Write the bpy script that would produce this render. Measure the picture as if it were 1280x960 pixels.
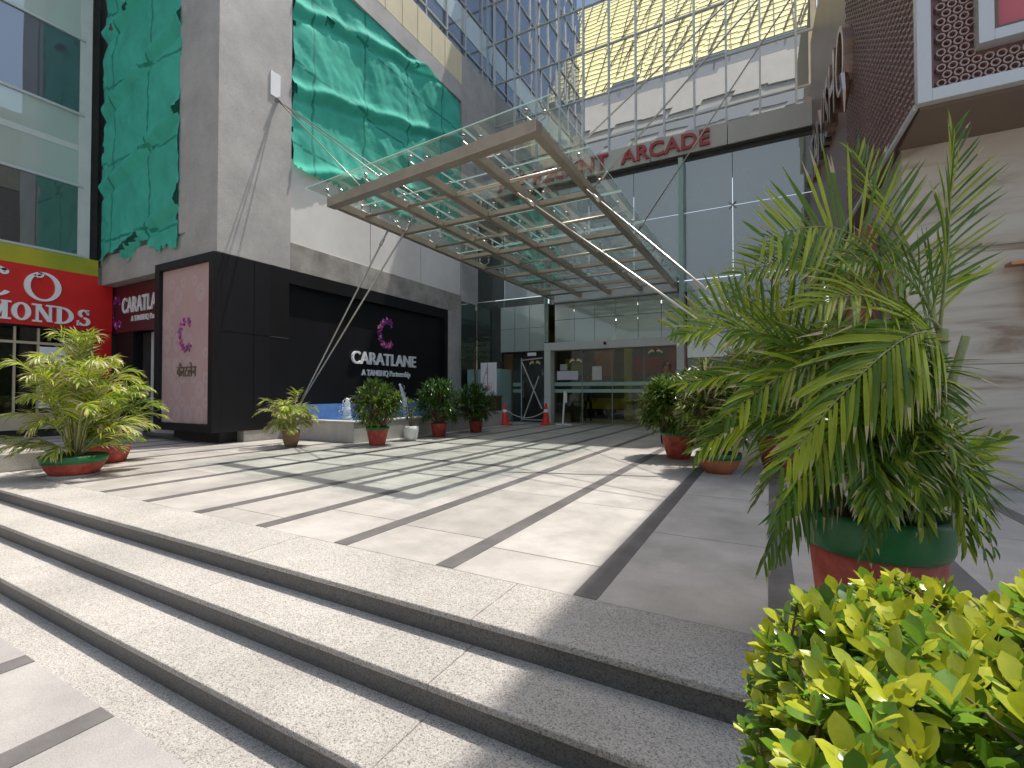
import bpy, bmesh, math, random
from mathutils import Vector, Matrix, noise
random.seed(7)
R = math.radians
for o in list(bpy.data.objects):
    bpy.data.objects.remove(o)
S = bpy.context.scene
COL = S.collection

# ---------------------------------------------------------------- camera
TH = R(28.6)
cam = bpy.data.cameras.new('camera')
cam.sensor_width = 36
cam.lens = 590 / 1280 * 36
cam.clip_start = 0.02
cam.clip_end = 1000
co = bpy.data.objects.new('camera', cam)
COL.objects.link(co)
co.location = (0, 0, 1.12)
co.rotation_euler = (R(90.97), 0, TH)
S.camera = co

# ---------------------------------------------------------------- light
SUN = Vector((0.15, 0.34, 1.0)).normalized()
w = bpy.data.worlds.new('World')
S.world = w
w.use_nodes = True
nt = w.node_tree
bg = nt.nodes['Background']
sky = nt.nodes.new('ShaderNodeTexSky')
sky.sky_type = 'NISHITA'
sky.sun_disc = False
sky.sun_elevation = math.asin(SUN.z)
sky.sun_rotation = math.atan2(SUN.x, SUN.y)
sky.air_density = 1.6
sky.dust_density = 3.5
nt.links.new(sky.outputs[0], bg.inputs[0])
bg.inputs[1].default_value = 0.15
sl = bpy.data.lights.new('sun', 'SUN')
sl.energy = 3.9
sl.angle = R(0.55)
sl.color = (1, 0.95, 0.88)
so = bpy.data.objects.new('sun', sl)
COL.objects.link(so)
so.rotation_euler = SUN.to_track_quat('Z', 'Y').to_euler()
S.view_settings.view_transform = 'Standard'
S.view_settings.look = 'None'
S.view_settings.gamma = 1
S.view_settings.exposure = 0.5

# ---------------------------------------------------------------- materials
def mat(name, col, rough=0.6, metal=0.0, var=0.0, vscale=3.0, bump=0.0, bscale=40.0, col2=None,
        spec=0.5, transl=0.0, fine=0.0, fscale=150.0, alpha=1.0):
    m = bpy.data.materials.new(name)
    m.use_nodes = True
    t = m.node_tree
    N, L = t.nodes, t.links
    p = N['Principled BSDF']
    out = N['Material Output']
    p.inputs['Roughness'].default_value = rough
    p.inputs['Metallic'].default_value = metal
    p.inputs['Specular IOR Level'].default_value = spec
    c4 = (*col, 1)
    p.inputs['Base Color'].default_value = c4
    tc = N.new('ShaderNodeTexCoord')
    csock = None
    if var > 0 or col2:
        n = N.new('ShaderNodeTexNoise')
        n.inputs['Scale'].default_value = vscale
        n.inputs['Detail'].default_value = 6
        n.inputs['Roughness'].default_value = 0.65
        L.new(tc.outputs['Object'], n.inputs['Vector'])
        r = N.new('ShaderNodeValToRGB')
        r.color_ramp.elements[0].position = 0.32
        r.color_ramp.elements[1].position = 0.68
        a = tuple(max(0, x * (1 - var)) for x in col)
        b = col2 if col2 else tuple(min(1, x * (1 + var)) for x in col)
        r.color_ramp.elements[0].color = (*a, 1)
        r.color_ramp.elements[1].color = (*b, 1)
        L.new(n.outputs[0], r.inputs[0])
        csock = r.outputs[0]
    if fine > 0:
        n2 = N.new('ShaderNodeTexNoise')
        n2.inputs['Scale'].default_value = fscale
        n2.inputs['Detail'].default_value = 3
        L.new(tc.outputs['Object'], n2.inputs['Vector'])
        mr = N.new('ShaderNodeMapRange')
        mr.inputs[1].default_value = 0.3
        mr.inputs[2].default_value = 0.7
        mr.inputs[3].default_value = 1 - fine
        mr.inputs[4].default_value = 1 + fine
        L.new(n2.outputs[0], mr.inputs[0])
        mx = N.new('ShaderNodeVectorMath')
        mx.operation = 'SCALE'
        if csock: L.new(csock, mx.inputs[0])
        else: mx.inputs[0].default_value = col
        L.new(mr.outputs[0], mx.inputs['Scale'])
        csock = mx.outputs[0]
    if csock:
        L.new(csock, p.inputs['Base Color'])
    if bump > 0:
        n3 = N.new('ShaderNodeTexNoise')
        n3.inputs['Scale'].default_value = bscale
        n3.inputs['Detail'].default_value = 5
        L.new(tc.outputs['Object'], n3.inputs['Vector'])
        bp = N.new('ShaderNodeBump')
        bp.inputs['Strength'].default_value = 1
        bp.inputs['Distance'].default_value = bump
        L.new(n3.outputs[0], bp.inputs['Height'])
        L.new(bp.outputs[0], p.inputs['Normal'])
    if transl > 0:
        tr = N.new('ShaderNodeBsdfTranslucent')
        if csock: L.new(csock, tr.inputs[0])
        else: tr.inputs[0].default_value = c4
        ms = N.new('ShaderNodeMixShader')
        ms.inputs[0].default_value = transl
        L.new(p.outputs[0], ms.inputs[1]); L.new(tr.outputs[0], ms.inputs[2])
        L.new(ms.outputs[0], out.inputs[0])
    return m

def thin_glass(name, tint, refl_tint=(1, 1, 1), base=0.06, dirt=0.0, dirtcol=(0.6, 0.65, 0.6), rough=0.0, wave=0.0, wscale=0.6, blend=0.5):
    """single sheet glass: tinted straight-through transmission + fresnel reflection"""
    m = bpy.data.materials.new(name)
    m.use_nodes = True
    t = m.node_tree
    N, L = t.nodes, t.links
    N.remove(N['Principled BSDF'])
    out = N['Material Output']
    tr = N.new('ShaderNodeBsdfTransparent'); tr.inputs[0].default_value = (*tint, 1)
    gl = N.new('ShaderNodeBsdfGlossy'); gl.inputs[0].default_value = (*refl_tint, 1); gl.inputs['Roughness'].default_value = rough
    lw = N.new('ShaderNodeLayerWeight'); lw.inputs[0].default_value = blend
    pw = N.new('ShaderNodeMath'); pw.operation = 'POWER'; pw.inputs[1].default_value = 3.0
    L.new(lw.outputs['Facing'], pw.inputs[0])
    mr = N.new('ShaderNodeMapRange')
    mr.inputs[3].default_value = base; mr.inputs[4].default_value = 0.85
    L.new(pw.outputs[0], mr.inputs[0])
    ms = N.new('ShaderNodeMixShader')
    L.new(mr.outputs[0], ms.inputs[0]); L.new(tr.outputs[0], ms.inputs[1]); L.new(gl.outputs[0], ms.inputs[2])
    tc = N.new('ShaderNodeTexCoord')
    if wave:
        n = N.new('ShaderNodeTexNoise'); n.inputs['Scale'].default_value = wscale; n.inputs['Detail'].default_value = 1
        L.new(tc.outputs['Object'], n.inputs['Vector'])
        bp = N.new('ShaderNodeBump'); bp.inputs['Distance'].default_value = wave
        L.new(n.outputs[0], bp.inputs['Height']); L.new(bp.outputs[0], gl.inputs['Normal'])
    last = ms.outputs[0]
    if dirt:
        df = N.new('ShaderNodeBsdfDiffuse'); df.inputs[0].default_value = (*dirtcol, 1)
        n2 = N.new('ShaderNodeTexNoise'); n2.inputs['Scale'].default_value = 2.2; n2.inputs['Detail'].default_value = 8; n2.inputs['Roughness'].default_value = 0.75
        L.new(tc.outputs['Object'], n2.inputs['Vector'])
        m2 = N.new('ShaderNodeMapRange'); m2.inputs[1].default_value = 0.4; m2.inputs[2].default_value = 0.75
        m2.inputs[3].default_value = dirt * 0.5; m2.inputs[4].default_value = dirt * 2.2
        L.new(n2.outputs[0], m2.inputs[0])
        mx = N.new('ShaderNodeMixShader')
        L.new(m2.outputs[0], mx.inputs[0]); L.new(last, mx.inputs[1]); L.new(df.outputs[0], mx.inputs[2])
        last = mx.outputs[0]
    L.new(last, out.inputs[0])
    return m

def coated_glass(name, body, refl=0.4, tint=(0.85, 0.92, 1.0), wave=0.006, wscale=0.5, rough=0.01, var=0.3):
    """mirror coated curtain wall glass: dim body behind a partly reflecting sheet"""
    m = bpy.data.materials.new(name)
    m.use_nodes = True
    t = m.node_tree
    N, L = t.nodes, t.links
    p = N['Principled BSDF']; out = N['Material Output']
    p.inputs['Base Color'].default_value = (*body, 1); p.inputs['Roughness'].default_value = 0.5
    tc = N.new('ShaderNodeTexCoord')
    nb = N.new('ShaderNodeTexNoise'); nb.inputs['Scale'].default_value = 0.35
    L.new(tc.outputs['Object'], nb.inputs['Vector'])
    rr = N.new('ShaderNodeValToRGB')
    rr.color_ramp.elements[0].position = 0.35; rr.color_ramp.elements[1].position = 0.65
    rr.color_ramp.elements[0].color = (*[x * (1 - var) for x in body], 1)
    rr.color_ramp.elements[1].color = (*[x * (1 + var) for x in body], 1)
    L.new(nb.outputs[0], rr.inputs[0]); L.new(rr.outputs[0], p.inputs['Base Color'])
    gl = N.new('ShaderNodeBsdfGlossy'); gl.inputs[0].default_value = (*tint, 1); gl.inputs['Roughness'].default_value = rough
    lw = N.new('ShaderNodeLayerWeight'); lw.inputs[0].default_value = 0.5
    pw = N.new('ShaderNodeMath'); pw.operation = 'POWER'; pw.inputs[1].default_value = 3
    L.new(lw.outputs['Facing'], pw.inputs[0])
    mr = N.new('ShaderNodeMapRange'); mr.inputs[3].default_value = refl; mr.inputs[4].default_value = 0.92
    L.new(pw.outputs[0], mr.inputs[0])
    n = N.new('ShaderNodeTexNoise'); n.inputs['Scale'].default_value = wscale; n.inputs['Detail'].default_value = 1
    L.new(tc.outputs['Object'], n.inputs['Vector'])
    bp = N.new('ShaderNodeBump'); bp.inputs['Distance'].default_value = wave
    L.new(n.outputs[0], bp.inputs['Height']); L.new(bp.outputs[0], gl.inputs['Normal'])
    ms = N.new('ShaderNodeMixShader')
    L.new(mr.outputs[0], ms.inputs[0]); L.new(p.outputs[0], ms.inputs[1]); L.new(gl.outputs[0], ms.inputs[2])
    L.new(ms.outputs[0], out.inputs[0])
    return m

def speckle(name, dark, mid, light, scale=90, bump=0.004, rough=0.75, stain=0.15, brush=None):
    """granite: voronoi grains in three tones, slow stains, rough dressed face"""
    m = bpy.data.materials.new(name)
    m.use_nodes = True
    t = m.node_tree
    N, L = t.nodes, t.links
    p = N['Principled BSDF']; p.inputs['Roughness'].default_value = rough
    tc = N.new('ShaderNodeTexCoord')
    v = N.new('ShaderNodeTexVoronoi'); v.inputs['Scale'].default_value = scale
    L.new(tc.outputs['Object'], v.inputs['Vector'])
    sep = N.new('ShaderNodeSeparateColor'); L.new(v.outputs['Color'], sep.inputs[0])
    r = N.new('ShaderNodeValToRGB')
    e = r.color_ramp.elements
    e[0].position = 0.0; e[0].color = (*dark, 1)
    e[1].position = 1.0; e[1].color = (*light, 1)
    x = e.new(0.28); x.color = (*mid, 1)
    x = e.new(0.75); x.color = (*[0.5 * (a + b) for a, b in zip(mid, light)], 1)
    L.new(sep.outputs[0], r.inputs[0])
    n = N.new('ShaderNodeTexNoise'); n.inputs['Scale'].default_value = 0.9; n.inputs['Detail'].default_value = 9; n.inputs['Roughness'].default_value = 0.7
    L.new(tc.outputs['Object'], n.inputs['Vector'])
    mr = N.new('ShaderNodeMapRange'); mr.inputs[1].default_value = 0.3; mr.inputs[2].default_value = 0.7
    mr.inputs[3].default_value = 1 - stain; mr.inputs[4].default_value = 1 + stain
    L.new(n.outputs[0], mr.inputs[0])
    sc = N.new('ShaderNodeVectorMath'); sc.operation = 'SCALE'
    L.new(r.outputs[0], sc.inputs[0]); L.new(mr.outputs[0], sc.inputs['Scale'])
    L.new(sc.outputs[0], p.inputs['Base Color'])
    n3 = N.new('ShaderNodeTexNoise'); n3.inputs['Scale'].default_value = scale * 0.45; n3.inputs['Detail'].default_value = 6; n3.inputs['Roughness'].default_value = 0.7
    L.new(tc.outputs['Object'], n3.inputs['Vector'])
    bp = N.new('ShaderNodeBump'); bp.inputs['Strength'].default_value = 1; bp.inputs['Distance'].default_value = bump
    L.new(n3.outputs[0], bp.inputs['Height']); L.new(bp.outputs[0], p.inputs['Normal'])
    return m

def tile_mat(name, a, b, rough=0.35, jx=0.95, jy=1.6):
    """large honed tiles with thin dark joints and cloudy mottling"""
    m = bpy.data.materials.new(name)
    m.use_nodes = True
    t = m.node_tree
    N, L = t.nodes, t.links
    p = N['Principled BSDF']
    tc = N.new('ShaderNodeTexCoord')
    n = N.new('ShaderNodeTexNoise'); n.inputs['Scale'].default_value = 1.3; n.inputs['Detail'].default_value = 10; n.inputs['Roughness'].default_value = 0.72
    L.new(tc.outputs['Object'], n.inputs['Vector'])
    r = N.new('ShaderNodeValToRGB')
    r.color_ramp.elements[0].position = 0.35; r.color_ramp.elements[0].color = (*a, 1)
    r.color_ramp.elements[1].position = 0.62; r.color_ramp.elements[1].color = (*b, 1)
    L.new(n.outputs[0], r.inputs[0])
    v = N.new('ShaderNodeTexNoise'); v.inputs['Scale'].default_value = 160; v.inputs['Detail'].default_value = 2
    L.new(tc.outputs['Object'], v.inputs['Vector'])
    mr = N.new('ShaderNodeMapRange'); mr.inputs[1].default_value = 0.25; mr.inputs[2].default_value = 0.75; mr.inputs[3].default_value = 0.8; mr.inputs[4].default_value = 1.2
    L.new(v.outputs[0], mr.inputs[0])
    sc = N.new('ShaderNodeVectorMath'); sc.operation = 'SCALE'
    L.new(r.outputs[0], sc.inputs[0]); L.new(mr.outputs[0], sc.inputs['Scale'])
    sx = N.new('ShaderNodeSeparateXYZ'); L.new(tc.outputs['Object'], sx.inputs[0])
    # joints across the strips, offset from one bay to the next
    dv = N.new('ShaderNodeMath'); dv.operation = 'DIVIDE'; dv.inputs[1].default_value = jx
    ad = N.new('ShaderNodeMath'); ad.operation = 'ADD'; ad.inputs[1].default_value = 0.96
    L.new(sx.outputs[0], ad.inputs[0]); L.new(ad.outputs[0], dv.inputs[0])
    fl = N.new('ShaderNodeMath'); fl.operation = 'FLOOR'; L.new(dv.outputs[0], fl.inputs[0])
    wn = N.new('ShaderNodeTexWhiteNoise'); wn.noise_dimensions = '1D'; L.new(fl.outputs[0], wn.inputs['W'])
    dy = N.new('ShaderNodeMath'); dy.operation = 'DIVIDE'; dy.inputs[1].default_value = jy; L.new(sx.outputs[1], dy.inputs[0])
    sy = N.new('ShaderNodeMath'); sy.operation = 'ADD'; L.new(dy.outputs[0], sy.inputs[0]); L.new(wn.outputs[0], sy.inputs[1])
    fr = N.new('ShaderNodeMath'); fr.operation = 'FRACT'; L.new(sy.outputs[0], fr.inputs[0])
    lt = N.new('ShaderNodeMath'); lt.operation = 'LESS_THAN'; lt.inputs[1].default_value = 0.006; L.new(fr.outputs[0], lt.inputs[0])
    # each tile its own tone
    f2 = N.new('ShaderNodeMath'); f2.operation = 'FLOOR'; L.new(sy.outputs[0], f2.inputs[0])
    cb = N.new('ShaderNodeCombineXYZ'); L.new(fl.outputs[0], cb.inputs[0]); L.new(f2.outputs[0], cb.inputs[1])
    w2 = N.new('ShaderNodeTexWhiteNoise'); w2.noise_dimensions = '2D'; L.new(cb.outputs[0], w2.inputs['Vector'])
    m2 = N.new('ShaderNodeMapRange'); m2.inputs[3].default_value = 0.9; m2.inputs[4].default_value = 1.08; L.new(w2.outputs[0], m2.inputs[0])
    s2 = N.new('ShaderNodeVectorMath'); s2.operation = 'SCALE'; L.new(sc.outputs[0], s2.inputs[0]); L.new(m2.outputs[0], s2.inputs['Scale'])
    mx = N.new('ShaderNodeMix'); mx.data_type = 'RGBA'
    L.new(lt.outputs[0], mx.inputs[0]); L.new(s2.outputs[0], mx.inputs[6]); mx.inputs[7].default_value = (0.08, 0.075, 0.07, 1)
    L.new(mx.outputs[2], p.inputs['Base Color'])
    m3 = N.new('ShaderNodeMapRange'); m3.inputs[3].default_value = rough - 0.12; m3.inputs[4].default_value = rough + 0.15; L.new(n.outputs[0], m3.inputs[0])
    L.new(m3.outputs[0], p.inputs['Roughness'])
    n3 = N.new('ShaderNodeTexNoise'); n3.inputs['Scale'].default_value = 70; n3.inputs['Detail'].default_value = 4
    L.new(tc.outputs['Object'], n3.inputs['Vector'])
    bp = N.new('ShaderNodeBump'); bp.inputs['Distance'].default_value = 0.0009; L.new(n3.outputs[0], bp.inputs['Height']); L.new(bp.outputs[0], p.inputs['Normal'])
    return m

def marble_mat(name):
    m = bpy.data.materials.new(name); m.use_nodes = True
    t = m.node_tree; N, L = t.nodes, t.links
    p = N['Principled BSDF']; p.inputs['Roughness'].default_value = 0.3
    tc = N.new('ShaderNodeTexCoord')
    mp = N.new('ShaderNodeMapping'); mp.inputs['Scale'].default_value = (0.35, 0.35, 2.6)
    L.new(tc.outputs['Object'], mp.inputs[0])
    n = N.new('ShaderNodeTexNoise'); n.inputs['Scale'].default_value = 1.4; n.inputs['Detail'].default_value = 9; n.inputs['Roughness'].default_value = 0.6; n.inputs['Distortion'].default_value = 0.8
    L.new(mp.outputs[0], n.inputs['Vector'])
    r = N.new('ShaderNodeValToRGB'); e = r.color_ramp.elements
    e[0].position = 0.34; e[0].color = (0.3, 0.22, 0.16, 1)
    e[1].position = 0.72; e[1].color = (0.62, 0.56, 0.48, 1)
    x = e.new(0.45); x.color = (0.52, 0.45, 0.38, 1)
    x = e.new(0.55); x.color = (0.6, 0.54, 0.47, 1)
    L.new(n.outputs[0], r.inputs[0]); L.new(r.outputs[0], p.inputs['Base Color'])
    return m

M = {}
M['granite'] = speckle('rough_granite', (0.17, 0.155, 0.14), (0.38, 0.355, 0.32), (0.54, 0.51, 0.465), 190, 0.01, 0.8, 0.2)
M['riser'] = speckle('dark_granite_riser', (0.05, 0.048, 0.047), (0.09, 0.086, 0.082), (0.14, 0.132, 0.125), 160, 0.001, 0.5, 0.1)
M['tile'] = tile_mat('honed_tile', (0.33, 0.308, 0.28), (0.49, 0.457, 0.42), 0.38)
M['strip'] = mat('dark_strip', (0.13, 0.12, 0.117), 0.4, var=0.25, vscale=2.5, fine=0.15, bump=0.0005)
M['lowtile'] = tile_mat('lower_tile', (0.27, 0.255, 0.24), (0.35, 0.33, 0.31), 0.5)
M['ground'] = mat('ground_asphalt', (0.09, 0.088, 0.085), 0.9, var=0.2)
M['stone'] = speckle('grey_cladding', (0.28, 0.268, 0.256), (0.38, 0.362, 0.345), (0.5, 0.475, 0.45), 190, 0.0008, 0.6, 0.22)
M['concrete'] = mat('weathered_concrete', (0.3, 0.28, 0.25), 0.85, var=0.35, vscale=1.6, fine=0.15, fscale=60, bump=0.002, bscale=25)
M['cream'] = mat('cream_plaster', (0.66, 0.58, 0.4), 0.8, var=0.08, vscale=1)
M['panel'] = mat('white_panel', (0.7, 0.67, 0.63), 0.45, var=0.1, vscale=0.6)
M['black'] = mat('black_panel', (0.008, 0.008, 0.0095), 0.5, var=0.25, vscale=0.8, spec=0.22)
M['blackframe'] = mat('black_frame', (0.009, 0.009, 0.011), 0.45, spec=0.3)
M['steel'] = mat('satin_steel', (0.46, 0.385, 0.31), 0.38, metal=0.75, var=0.12, vscale=3, fine=0.05)
M['bright'] = mat('polished_steel', (0.5, 0.47, 0.43), 0.3, metal=0.9)
M['alu'] = mat('aluminium_mullion', (0.55, 0.56, 0.57), 0.4, metal=0.4)
M['band'] = mat('fascia_panel', (0.52, 0.5, 0.47), 0.4, var=0.06, vscale=0.8)
M['redletter'] = mat('red_letters', (0.4, 0.06, 0.065), 0.4)
M['white'] = mat('white_letters', (0.8, 0.8, 0.8), 0.35)
M['redsign'] = mat('red_sign', (0.62, 0.012, 0.01), 0.45, var=0.1, vscale=0.7)
M['maroon'] = mat('maroon_sign', (0.07, 0.012, 0.018), 0.35)
M['brown'] = mat('brown_panel', (0.19, 0.105, 0.092), 0.36, var=0.15, vscale=0.8)
M['brass'] = mat('brass', (0.62, 0.36, 0.14), 0.2, metal=1)
M['bronze'] = mat('bronze_letters', (0.5, 0.38, 0.32), 0.22, metal=1)
M['trim'] = mat('silver_trim', (0.6, 0.6, 0.6), 0.35, metal=0.3)
M['marble'] = marble_mat('veined_marble')
M['soffit'] = mat('brown_soffit', (0.17, 0.12, 0.09), 0.5)
M['pinkposter'] = mat('pink_poster', (0.5, 0.34, 0.33), 0.4, var=0.12, vscale=0.6)
M['posterlight'] = mat('poster_rings', (0.66, 0.55, 0.55), 0.4)
M['red_pot'] = mat('red_pot', (0.36, 0.03, 0.02), 0.55, var=0.35, col2=(0.5, 0.09, 0.055), vscale=9, fine=0.08, bump=0.001, bscale=30)
M['green_rim'] = mat('green_rim', (0.012, 0.13, 0.035), 0.4, var=0.2, vscale=6)
M['terracotta'] = mat('terracotta', (0.4, 0.13, 0.06), 0.7, var=0.2, vscale=6)
M['brown_pot'] = mat('brown_pot', (0.25, 0.15, 0.08), 0.6, var=0.2, vscale=5)
M['white_pot'] = mat('white_pot', (0.72, 0.7, 0.66), 0.4)
M['soil'] = mat('soil', (0.07, 0.05, 0.035), 0.95, var=0.4, vscale=20, bump=0.01, bscale=60)
M['net'] = mat('green_net', (0.08, 0.6, 0.45), 0.85, var=0.12, vscale=1.3, transl=0.3, fine=0.12, fscale=120)
M['netseam'] = mat('green_net_seam', (0.02, 0.3, 0.22), 0.8, var=0.3, vscale=4, transl=0.15)
M['leaf'] = mat('palm_leaf', (0.12, 0.215, 0.02), 0.36, var=0.4, vscale=2.2, transl=0.3)
M['leaf2'] = mat('palm_leaf_light', (0.36, 0.43, 0.035), 0.38, var=0.3, vscale=3, transl=0.35)
M['leafdry'] = mat('palm_leaf_dry', (0.5, 0.42, 0.24), 0.5, var=0.2, vscale=4, transl=0.25)
M['stem'] = mat('palm_cane', (0.26, 0.27, 0.1), 0.5, var=0.3, vscale=14)
M['twig'] = mat('twig', (0.14, 0.09, 0.05), 0.8, var=0.3, vscale=20)
M['rleaf'] = mat('glossy_leaf', (0.06, 0.13, 0.02), 0.22, var=0.5, vscale=5, transl=0.15, spec=0.7)
M['rleaf2'] = mat('pale_leaf', (0.2, 0.27, 0.035), 0.25, var=0.3, vscale=5, transl=0.2, spec=0.7)
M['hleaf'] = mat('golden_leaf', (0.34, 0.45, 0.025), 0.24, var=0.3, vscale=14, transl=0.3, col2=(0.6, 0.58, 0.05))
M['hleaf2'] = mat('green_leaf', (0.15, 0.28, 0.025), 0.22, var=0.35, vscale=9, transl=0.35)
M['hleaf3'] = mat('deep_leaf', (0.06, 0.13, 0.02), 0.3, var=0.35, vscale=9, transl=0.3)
M['water'] = mat('pool_water', (0.03, 0.14, 0.3), 0.06, bump=0.012, bscale=7, spec=0.8)
M['bluetile'] = mat('blue_tile', (0.13, 0.25, 0.5), 0.3, var=0.2, vscale=3)
M['foam'] = mat('foam', (0.88, 0.9, 0.92), 0.3, transl=0.35, bump=0.01, bscale=40)
M['orange'] = mat('cone_plastic', (0.68, 0.035, 0.02), 0.45)
M['skin'] = mat('skin', (0.2, 0.1, 0.06), 0.5)
M['hair'] = mat('hair', (0.012, 0.01, 0.009), 0.5)
M['shirt'] = mat('blue_shirt', (0.3, 0.4, 0.62), 0.8)
M['shirt2'] = mat('dark_blue_shirt', (0.04, 0.11, 0.26), 0.8)
M['trousers'] = mat('dark_trousers', (0.02, 0.022, 0.03), 0.8)
M['teal'] = mat('teal_frosted', (0.3, 0.46, 0.42), 0.3, var=0.05)

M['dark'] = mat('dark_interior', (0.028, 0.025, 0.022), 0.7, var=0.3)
M['wood'] = mat('dark_wood', (0.09, 0.04, 0.02), 0.5, var=0.3, vscale=6)
M['olive'] = mat('olive_metal', (0.1, 0.11, 0.06), 0.5)
M['yellow'] = mat('yellow_paint', (0.62, 0.5, 0.07), 0.5)
M['orangeban'] = mat('orange_banner', (0.62, 0.2, 0.02), 0.6)
M['redban'] = mat('red_banner', (0.55, 0.04, 0.02), 0.6)
M['paper'] = mat('paper', (0.62, 0.6, 0.7), 0.7)
M['pink'] = mat('pink_ink', (0.75, 0.2, 0.3), 0.6)
M['ink'] = mat('ink', (0.04, 0.04, 0.08), 0.6)
M['green'] = mat('green_paint', (0.03, 0.25, 0.07), 0.5)
M['saffron'] = mat('saffron', (0.8, 0.22, 0.03), 0.5)
M['yband'] = mat('lime_band', (0.5, 0.42, 0.03), 0.3, col2=(0.13, 0.27, 0.02), vscale=0.45, var=0.01)
M['pinkglass'] = mat('pink_film', (0.6, 0.13, 0.15), 0.25)
M['beige'] = mat('beige_wall', (0.5, 0.42, 0.3), 0.8, var=0.08)
M['offwhite'] = mat('offwhite_wall', (0.56, 0.57, 0.56), 0.6, var=0.05)
M['yscreen'] = mat('yellow_cladding', (0.86, 0.8, 0.4), 0.6, var=0.08, vscale=0.3)
M['scaf'] = mat('scaffold_dark', (0.06, 0.055, 0.04), 0.6)
M['oppgrey'] = mat('far_glass_strip', (0.26, 0.28, 0.31), 0.4)
M['cg'] = coated_glass('curtain_glass', (0.06, 0.07, 0.08), 0.66, (0.95, 0.96, 0.95), 0.0012, 0.7)
M['cgblue'] = coated_glass('blue_curtain_glass', (0.05, 0.06, 0.075), 0.3, (0.62, 0.66, 0.72), 0.004, 0.5)
M['cglow'] = coated_glass('lower_glass', (0.13, 0.15, 0.155), 0.42, (0.8, 0.9, 0.92), 0.001, 0.5)
M['cgdark'] = coated_glass('dark_glass', (0.016, 0.02, 0.019), 0.12, (0.7, 0.85, 0.8), 0.004, 0.5)
M['winL'] = coated_glass('shop_glass', (0.05, 0.055, 0.055), 0.28, (0.85, 0.92, 0.95), 0.004, 0.5)
M['spandrel'] = coated_glass('pale_spandrel', (0.45, 0.5, 0.46), 0.15, (0.85, 0.92, 0.95), 0.004, 0.5, var=0.12)
M['frost'] = coated_glass('frosted_film', (0.38, 0.46, 0.43), 0.22, (0.85, 0.95, 0.92), 0.002, 0.6, rough=0.06, var=0.12)
M['doorglass'] = thin_glass('door_glass', (0.62, 0.68, 0.61), base=0.035)
M['canglass'] = thin_glass('canopy_glass', (0.87, 0.965, 0.925), base=0.09, dirt=0.06, dirtcol=(0.8, 0.86, 0.82), wave=0.002, wscale=2)
M['edge'] = mat('glass_edge', (0.5, 0.68, 0.63), 0.2, transl=0.3)

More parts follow.
